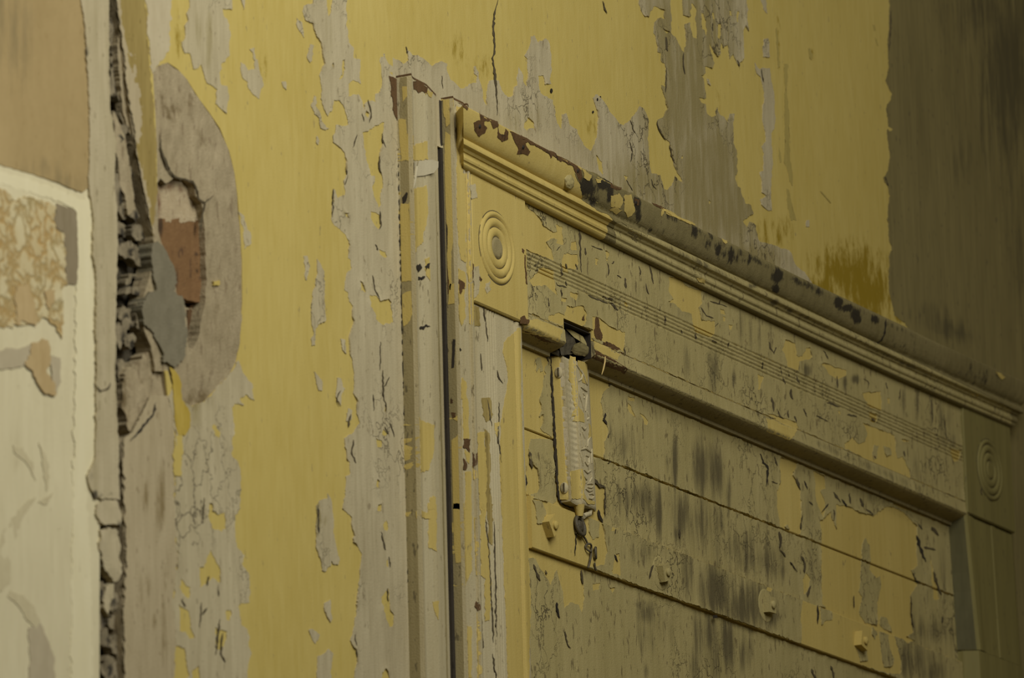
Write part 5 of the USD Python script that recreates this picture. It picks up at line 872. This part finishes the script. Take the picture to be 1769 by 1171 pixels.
# square nuts and washers on the ledge
for k, (px, py, mat) in enumerate([(945, 909, YELW), (1140, 990, GREYD), (1322, 1046, GREYD), (1482, 1108, YELW)]):
    q = uv([(px, py)], DD + 5)[0]
    d0 = DD + 5
    s = trimesh.creation.cylinder(radius=.0125, height=.009, sections=4)
    s.apply_transform(trimesh.transformations.rotation_matrix(math.pi / 2, [1, 0, 0]))
    s.apply_transform(trimesh.transformations.rotation_matrix(.15 + .3 * k, [0, 1, 0]))
    s.apply_translation([q[0], -(d0 + 4.5) * 1e-3, q[1]])
    wsh = lathe([(0, 1.6), (17, 1.5), (18.5, .8), (19, -.4)], 28, (q[0], -d0 * 1e-3, q[1]))
    nut = obj('nut', trimesh.util.concatenate([s]), mat, lg, label='square nut painted over')
    if k in (1, 2): obj('washer', wsh, GREYD, nut, 40)
    tip = lathe([(0, 12.5), (3.5, 12), (4.5, 11), (4.6, 8)], 12, (q[0], -d0 * 1e-3, q[1]))
    obj('bolt_end', tip, mat, nut, 40)
coat('chip', [T('1231,1063 1238,1062 1239,1067 1232,1068')], BLACK, lg, d=DD + 5, off=.5, thick=.3, lift=0, rag=False, bumps=(0, 1))

# ================================================================ THINGS ON THE DOOR
base = W3(985, 750, DD)
cbolt = xform('chain_bolt', 'ornate cast iron bolt case in grey and yellow paint, upright at the door top', 'door bolt', None, base)
zT, zB = V(984, 621, -4), V(1000, 871, -4)
def bolt_prof(py, o):
    P = [(951, -14.0), (952.5, -13), (965, -5.5), (968, -4), (970, -1.5), (973.5, -.4), (976, -1.6), (983, -2.6), (989, -1.6), (992.5, .6), (994, .8), (1003, -.6), (1011, -2.6), (1014, -4.2), (1016, -9)]
    return px_profile([(x + o, py, d) for x, d in P])
x1_, d1_ = bolt_prof(621, 0.0)
x2_, d2_ = bolt_prof(871, 14.0)
zz = np.linspace(zB, zT, 110)
rows = []
for z in zz:
    t = (z - zB) / (zT - zB)
    X, D = x1_ * t + x2_ * (1 - t), d1_ * t + d2_ * (1 - t)
    X = np.r_[np.interp(np.linspace(0, len(X) - 1, 57), np.arange(len(X)), X)]
    D = np.r_[np.interp(np.linspace(0, len(D) - 1, 57), np.arange(len(D)), D)]
    s = np.linspace(0, 14, 57)
    flute = np.clip(1 - np.abs(s - 7.6) / 2.0, 0, 1)
    D = D + .55 * flute * np.sin((z - zB) * 2 * np.pi / .0062) * (1 if t > .22 else .3) * (1 if t < .93 else .2)
    roll = np.clip(1 - np.abs(s - 5) / .9, 0, 1)
    D = D + .25 * roll * np.sin((z - zB) * 2 * np.pi / .010)
    e = min(z - zB, zT - z)
    D = D - 1.2 * max(0, 1 - e / .0035) ** 2
    if t < .02: D = D + 0
    rows.append(np.column_stack([X, -D * 1e-3, np.full(57, z) + (.0018 * np.cos(s / 14 * 2 * np.pi) * max(0, 1 - t * 12))]))
rows = np.array(rows)
n = 57
v = rows.reshape(-1, 3)
f = []
for k in range(len(zz) - 1):
    a = k * n + np.arange(n - 1)
    f += [np.column_stack([a, a + 1, a + 1 + n]), np.column_stack([a, a + 1 + n, a + n])]
v2 = v.copy(); v2[:, 1] = -DD * 1e-3 + .0002
nv = len(v)
for row, flip in ((0, True), (len(zz) - 1, False)):
    a = row * n + np.arange(n - 1)
    q1, q2 = np.column_stack([a, a + 1, a + 1 + nv]), np.column_stack([a, a + 1 + nv, a + nv])
    f += [q1[:, ::-1], q2[:, ::-1]] if flip else [q1, q2]
case = trimesh.Trimesh(np.vstack([v, v2]), np.vstack(f), process=False)
cs = obj('bolt_case', case, GREYW, cbolt, 40, label='grey and yellow fluted case')
fl = rows[:, 3:14].copy(); fl[:, :, 0] -= .0003; fl[:, :, 1] -= .0001
nf = fl.shape[1]
fq = np.vstack([np.vstack([np.column_stack([k * nf + np.arange(nf - 1), k * nf + np.arange(nf - 1) + 1, (k + 1) * nf + np.arange(nf - 1) + 1]), np.column_stack([k * nf + np.arange(nf - 1), (k + 1) * nf + np.arange(nf - 1) + 1, (k + 1) * nf + np.arange(nf - 1)])]) for k in range(len(zz) - 1)])
fv = np.vstack([fl.reshape(-1, 3), fl.reshape(-1, 3) + [.0002, 0, 0]])
obj('flank_paint', (fv, np.vstack([fq, fq[:, ::-1] + len(fv) // 2])), YELW, cs, 40, label='yellow left flank of the case')
def case_d(x, z):
    x, z = np.asarray(x, float), np.asarray(z, float)
    t = np.clip((z - zB) / (zT - zB), 0, 1)
    out = np.zeros(np.shape(x))
    for k in range(len(t)):
        out[k] = np.interp(x[k], x1_ * t[k] + x2_ * (1 - t[k]), d1_ * t[k] + d2_ * (1 - t[k]))
    return out
yc = [T('320,60 395,80 400,300 420,500 420,700 500,800 510,910 430,900 360,890 400,830 340,840 390,740 360,640 340,420 310,380', 940, 605, 7.317),
      T('540,160 550,440 480,400 440,260 420,120', 940, 605, 7.317), T('560,920 590,960 600,1100 560,1110 570,1000', 940, 605, 7.317), T('320,540 480,510 520,690 500,800 540,900 640,920 640,950 560,960 460,890 330,890 340,760 310,680', 940, 740, 7.317)]
coat('yellow_paint', yc, YELW, cs, dfun=case_d, off=.4, thick=.4, lift=0, seed=801, step=.002, amp=(.0012, .0012), bumps=(0, 150))
coat('edge_highlight', [T('140,130 215,120 232,400 252,800 272,1171 225,1171 200,700 185,300', 940, 605, 7.317), T('228,0 285,20 292,300 315,740 285,690 258,400', 940, 740, 7.317)], PALE, cs, dfun=case_d, off=.45, thick=.3, lift=0, seed=821, step=.002, amp=(.0008, .001), bumps=(0, 150), label='pale worn edge with the highlight painted in')  # pale strip paints the bright highlight along the bevel
# cast scrolls on the right-hand flank
orn = []
rg = np.random.default_rng(9)
def on_case(px, py, up=.5):
    q = uvf(np.array([(px, py)], float), case_d)[0]
    return np.array([q[0], -(float(case_d(np.array([q[0]]), np.array([q[1]]))[0]) + up) * 1e-3, q[1]])
def stroke(pts, r):
    L = LineString(pts); c = [L.interpolate(s, normalized=True).coords[0] for s in np.linspace(0, 1, 12)]
    P = np.array([on_case(a, b, .3) for a, b in c])
    orn.append(tube(P, np.array([r * (.55 + .45 * math.sin(math.pi * k / 11)) for k in range(12)]), 6))
k_ = lambda s, oy: T(s, 940, oy, 7.317)
for s, oy in [('405,180 450,250 480,300 470,360 430,390', 605), ('470,250 500,330 520,400 545,440', 605), ('430,440 440,560 470,650 500,770', 605), ('540,560 530,650 520,770', 605), ('490,540 510,580 500,610', 605), ('460,460 510,500 540,520', 605), ('540,780 560,850 540,880', 605), ('470,960 500,1000 530,980', 605), ('455,50 470,150 480,240', 740), ('480,40 510,130 520,220', 740), ('580,110 550,160 545,230', 740),
              ('460,270 520,250 590,300', 740), ('520,340 560,350 565,420 545,470 515,430 512,370', 740), ('500,520 540,560 590,530', 740), ('500,600 540,660 520,690', 740), ('590,560 600,620 570,680', 740), ('540,700 590,690 620,720 590,750 545,740', 740), ('560,830 600,820 630,850 600,890 560,880 555,840', 740), ('520,760 560,790 610,780', 740), ('450,300 470,380 490,470', 740), ('600,260 595,340 600,440', 740)]:
    stroke(k_(s, oy), .0013)
obj('scroll_relief', trimesh.util.concatenate(orn), GREYW, cs, 40, label='cast leaf and scroll relief')
for px, py in [(963.5, 644), (974.5, 843)]:
    p = on_case(px, py, 0)
    s = trimesh.creation.icosphere(3, .0062); s.vertices *= [.45, .75, 1]
    s.apply_translation(p)
    sc_ = obj('screw', s, GREYW, cbolt, 40)
    p2 = p + np.array([-.003, -.0012, 0])
    obj('screw_slot', trimesh.creation.box([.0012, .0012, .009], trimesh.transformations.translation_matrix(p2)), CRACK, sc_)
P = [W3(1000, 872, -5), W3(1001, 882, -5), W3(1001.5, 892, -5)]
neck = tube(np.array(P), np.array([.0062, .0048, .0035]), 12)
kn = obj('bolt_neck', neck, YELW, cbolt, 40, label='yellow neck of the bolt below the case')
th = np.linspace(0, 2 * np.pi, 24, endpoint=False)
c0 = W3(1002.5, 908, -5)
ringp = np.column_stack([c0[0] + .0085 * np.cos(th), np.full(24, c0[1]) + .002 * np.sin(th), c0[2] + .0095 * np.sin(th)])
obj('eye', tube(ringp, .0022, 8, True), IRON, kn, 40, label='dark iron eye for the chain')
s = trimesh.creation.icosphere(3, .0055); s.vertices *= (1 + .4 * (meshkit.fbm(s.vertices * 500, 3, 2) - .5))[:, None]; s.vertices *= [1, .6, 1.15]
obj('chain_knot', s.apply_translation(c0 + [.000, .001, -.0005]), IRON, cbolt, 40, label='rusted lump of chain in the eye')
obj('chain_hook', tube(np.array([W3(1019, 862 + 20, -9), W3(1018, 888, -8), W3(1013, 889, -7), W3(1008, 892, -6)]), .0028, 8), GREYW, cbolt, 40)
wire = np.array([W3(995, 920, -7), W3(1000, 922.5, -6.5), W3(1007, 925, -6.5), W3(1012, 932, -6.5), W3(1015, 939, -6.5)])
obj('chain_link', tube(wire, .0011, 8), IRON, cbolt, 40)
c1 = W3(1018, 946, -6.5)
ringp = np.column_stack([c1[0] + .0066 * np.cos(th), np.full(24, c1[1]) + .001 * np.cos(2 * th), c1[2] + .0040 * np.sin(th)])
obj('chain_link', tube(ringp, .0011, 8, True), IRON, cbolt, 40)
obj('chain_link', tube(np.array([W3(1021, 950, -6.5), W3(1021, 960, -6.5), W3(1018.5, 972, -6.5), W3(1016, 981, -7)]), .0012, 8), IRON, cbolt, 40)
c2 = W3(1029, 955, -6.5)
ringp = np.column_stack([c2[0] + .004 * np.cos(th), np.full(24, c2[1]) + .002 * np.cos(th), c2[2] + .0055 * np.sin(th)])
obj('chain_link', tube(ringp, .0015, 8, True), IRON, cbolt, 40)
obj('chain_link', tube(np.array([W3(1027, 972, -7), W3(1028, 980, -7), W3(1030, 985, -7)]), .001, 8), IRON, cbolt, 40)

kp = xform('bolt_keeper', 'bent dark iron keeper in the notch of the head casing above the bolt', 'bolt keeper', None, W3(985, 600, -5))
def hull(P): return trimesh.convex.convex_hull(np.array([W3(*p) for p in P]))
def rough(m, a, seed):
    m = m.subdivide_to_size(.004)
    m.vertices += m.vertex_normals * ((meshkit.fbm(m.vertices * 160, 3, seed) - .5) * a)[:, None]
    return m
obj('keeper_plate', rough(hull([(968, 570, -14), (976, 562, -14), (964, 590, -4), (970, 614, -1), (986, 612, 0), (1000, 606, 0), (990, 580, -2), (978, 568, -4), (970, 600, -14), (1000, 606, -14)]), .003, 3), IRON, kp, 35)
obj('keeper_tongue', rough(hull([(940, 598, -10), (944, 592, -8), (966, 606, -3), (968, 617, -4), (950, 608, -9), (945, 600, -14), (966, 612, -14)]), .002, 4), IRON, kp, 35)
obj('keeper_lip', hull([(977, 567.5, -2), (986, 569, 0), (1007, 581, 1.5), (1011, 588, 2), (1016, 599, 2), (1005, 591, 2), (992, 583, 0), (977, 567.5, -4), (1011, 588, -1), (992, 583, -2)]), GREYD, kp, 35, label='grey painted lip of the keeper')
obj('keeper_cheek', rough(hull([(986, 606, 2), (993, 594, 4), (1004, 590, 4), (1018, 600, 4), (1020, 608, 4), (1010, 616, 1), (992, 612, 0), (986, 606, -14), (1018, 604, -14)]), .003, 5), CAPG, kp, 35)

pp = xform('paper_tape', 'torn scrap of yellowed paper tape stuck across the left outer moulding', 'paper tape', None, W3(723, 296, 18))
tape = Polygon(uvf(T('362,985 480,975 515,1000 515,1060 490,1110 410,1135 330,1140 340,1080', 660, 110, 5.857), arch_d)).buffer(0)
tape2 = Polygon(uvf(T('250,985 310,990 345,1000 330,1100 300,1171 290,1200 250,1150 230,1140', 660, 110, 5.857), arch_d)).buffer(0)
def tape_d(x, z): return np.maximum(arch_d(x, z), 12.5) + .8
mt = sheet(tape, tape_d, .6, .4, .004, 0, 3, (.3, 60)); obj('torn_paper', mt, PAPER, pp, True)
mt = sheet(tape2, tape_d, .3, .3, .004, 0, 4, (.3, 60)); obj('torn_paper', mt, PAPER, pp, True)
obj('paper_curl', tube(np.array([W3(719.5, 288, 19), W3(718, 300, 19), W3(716, 315, 18), W3(714, 326, 17)]), np.array([.0016, .0018, .0014, .0006]), 8), PAPER, pp, 40)

sp = xform('wood_splinter', 'thin pale splinter hanging from the head bead right of the bolt', 'splinter', None, W3(1042, 637, 10))
obj('splinter', tube(np.array([W3(1045.5, 616, 13), W3(1045, 625, 14), W3(1042.5, 637, 14.5), W3(1039.5, 647, 15)]), np.array([.0006, .0009, .0009, .0004]), 6), paint('pale_split_wood', (.5, .36, .13), (.6, .45, .18)), sp, 40)
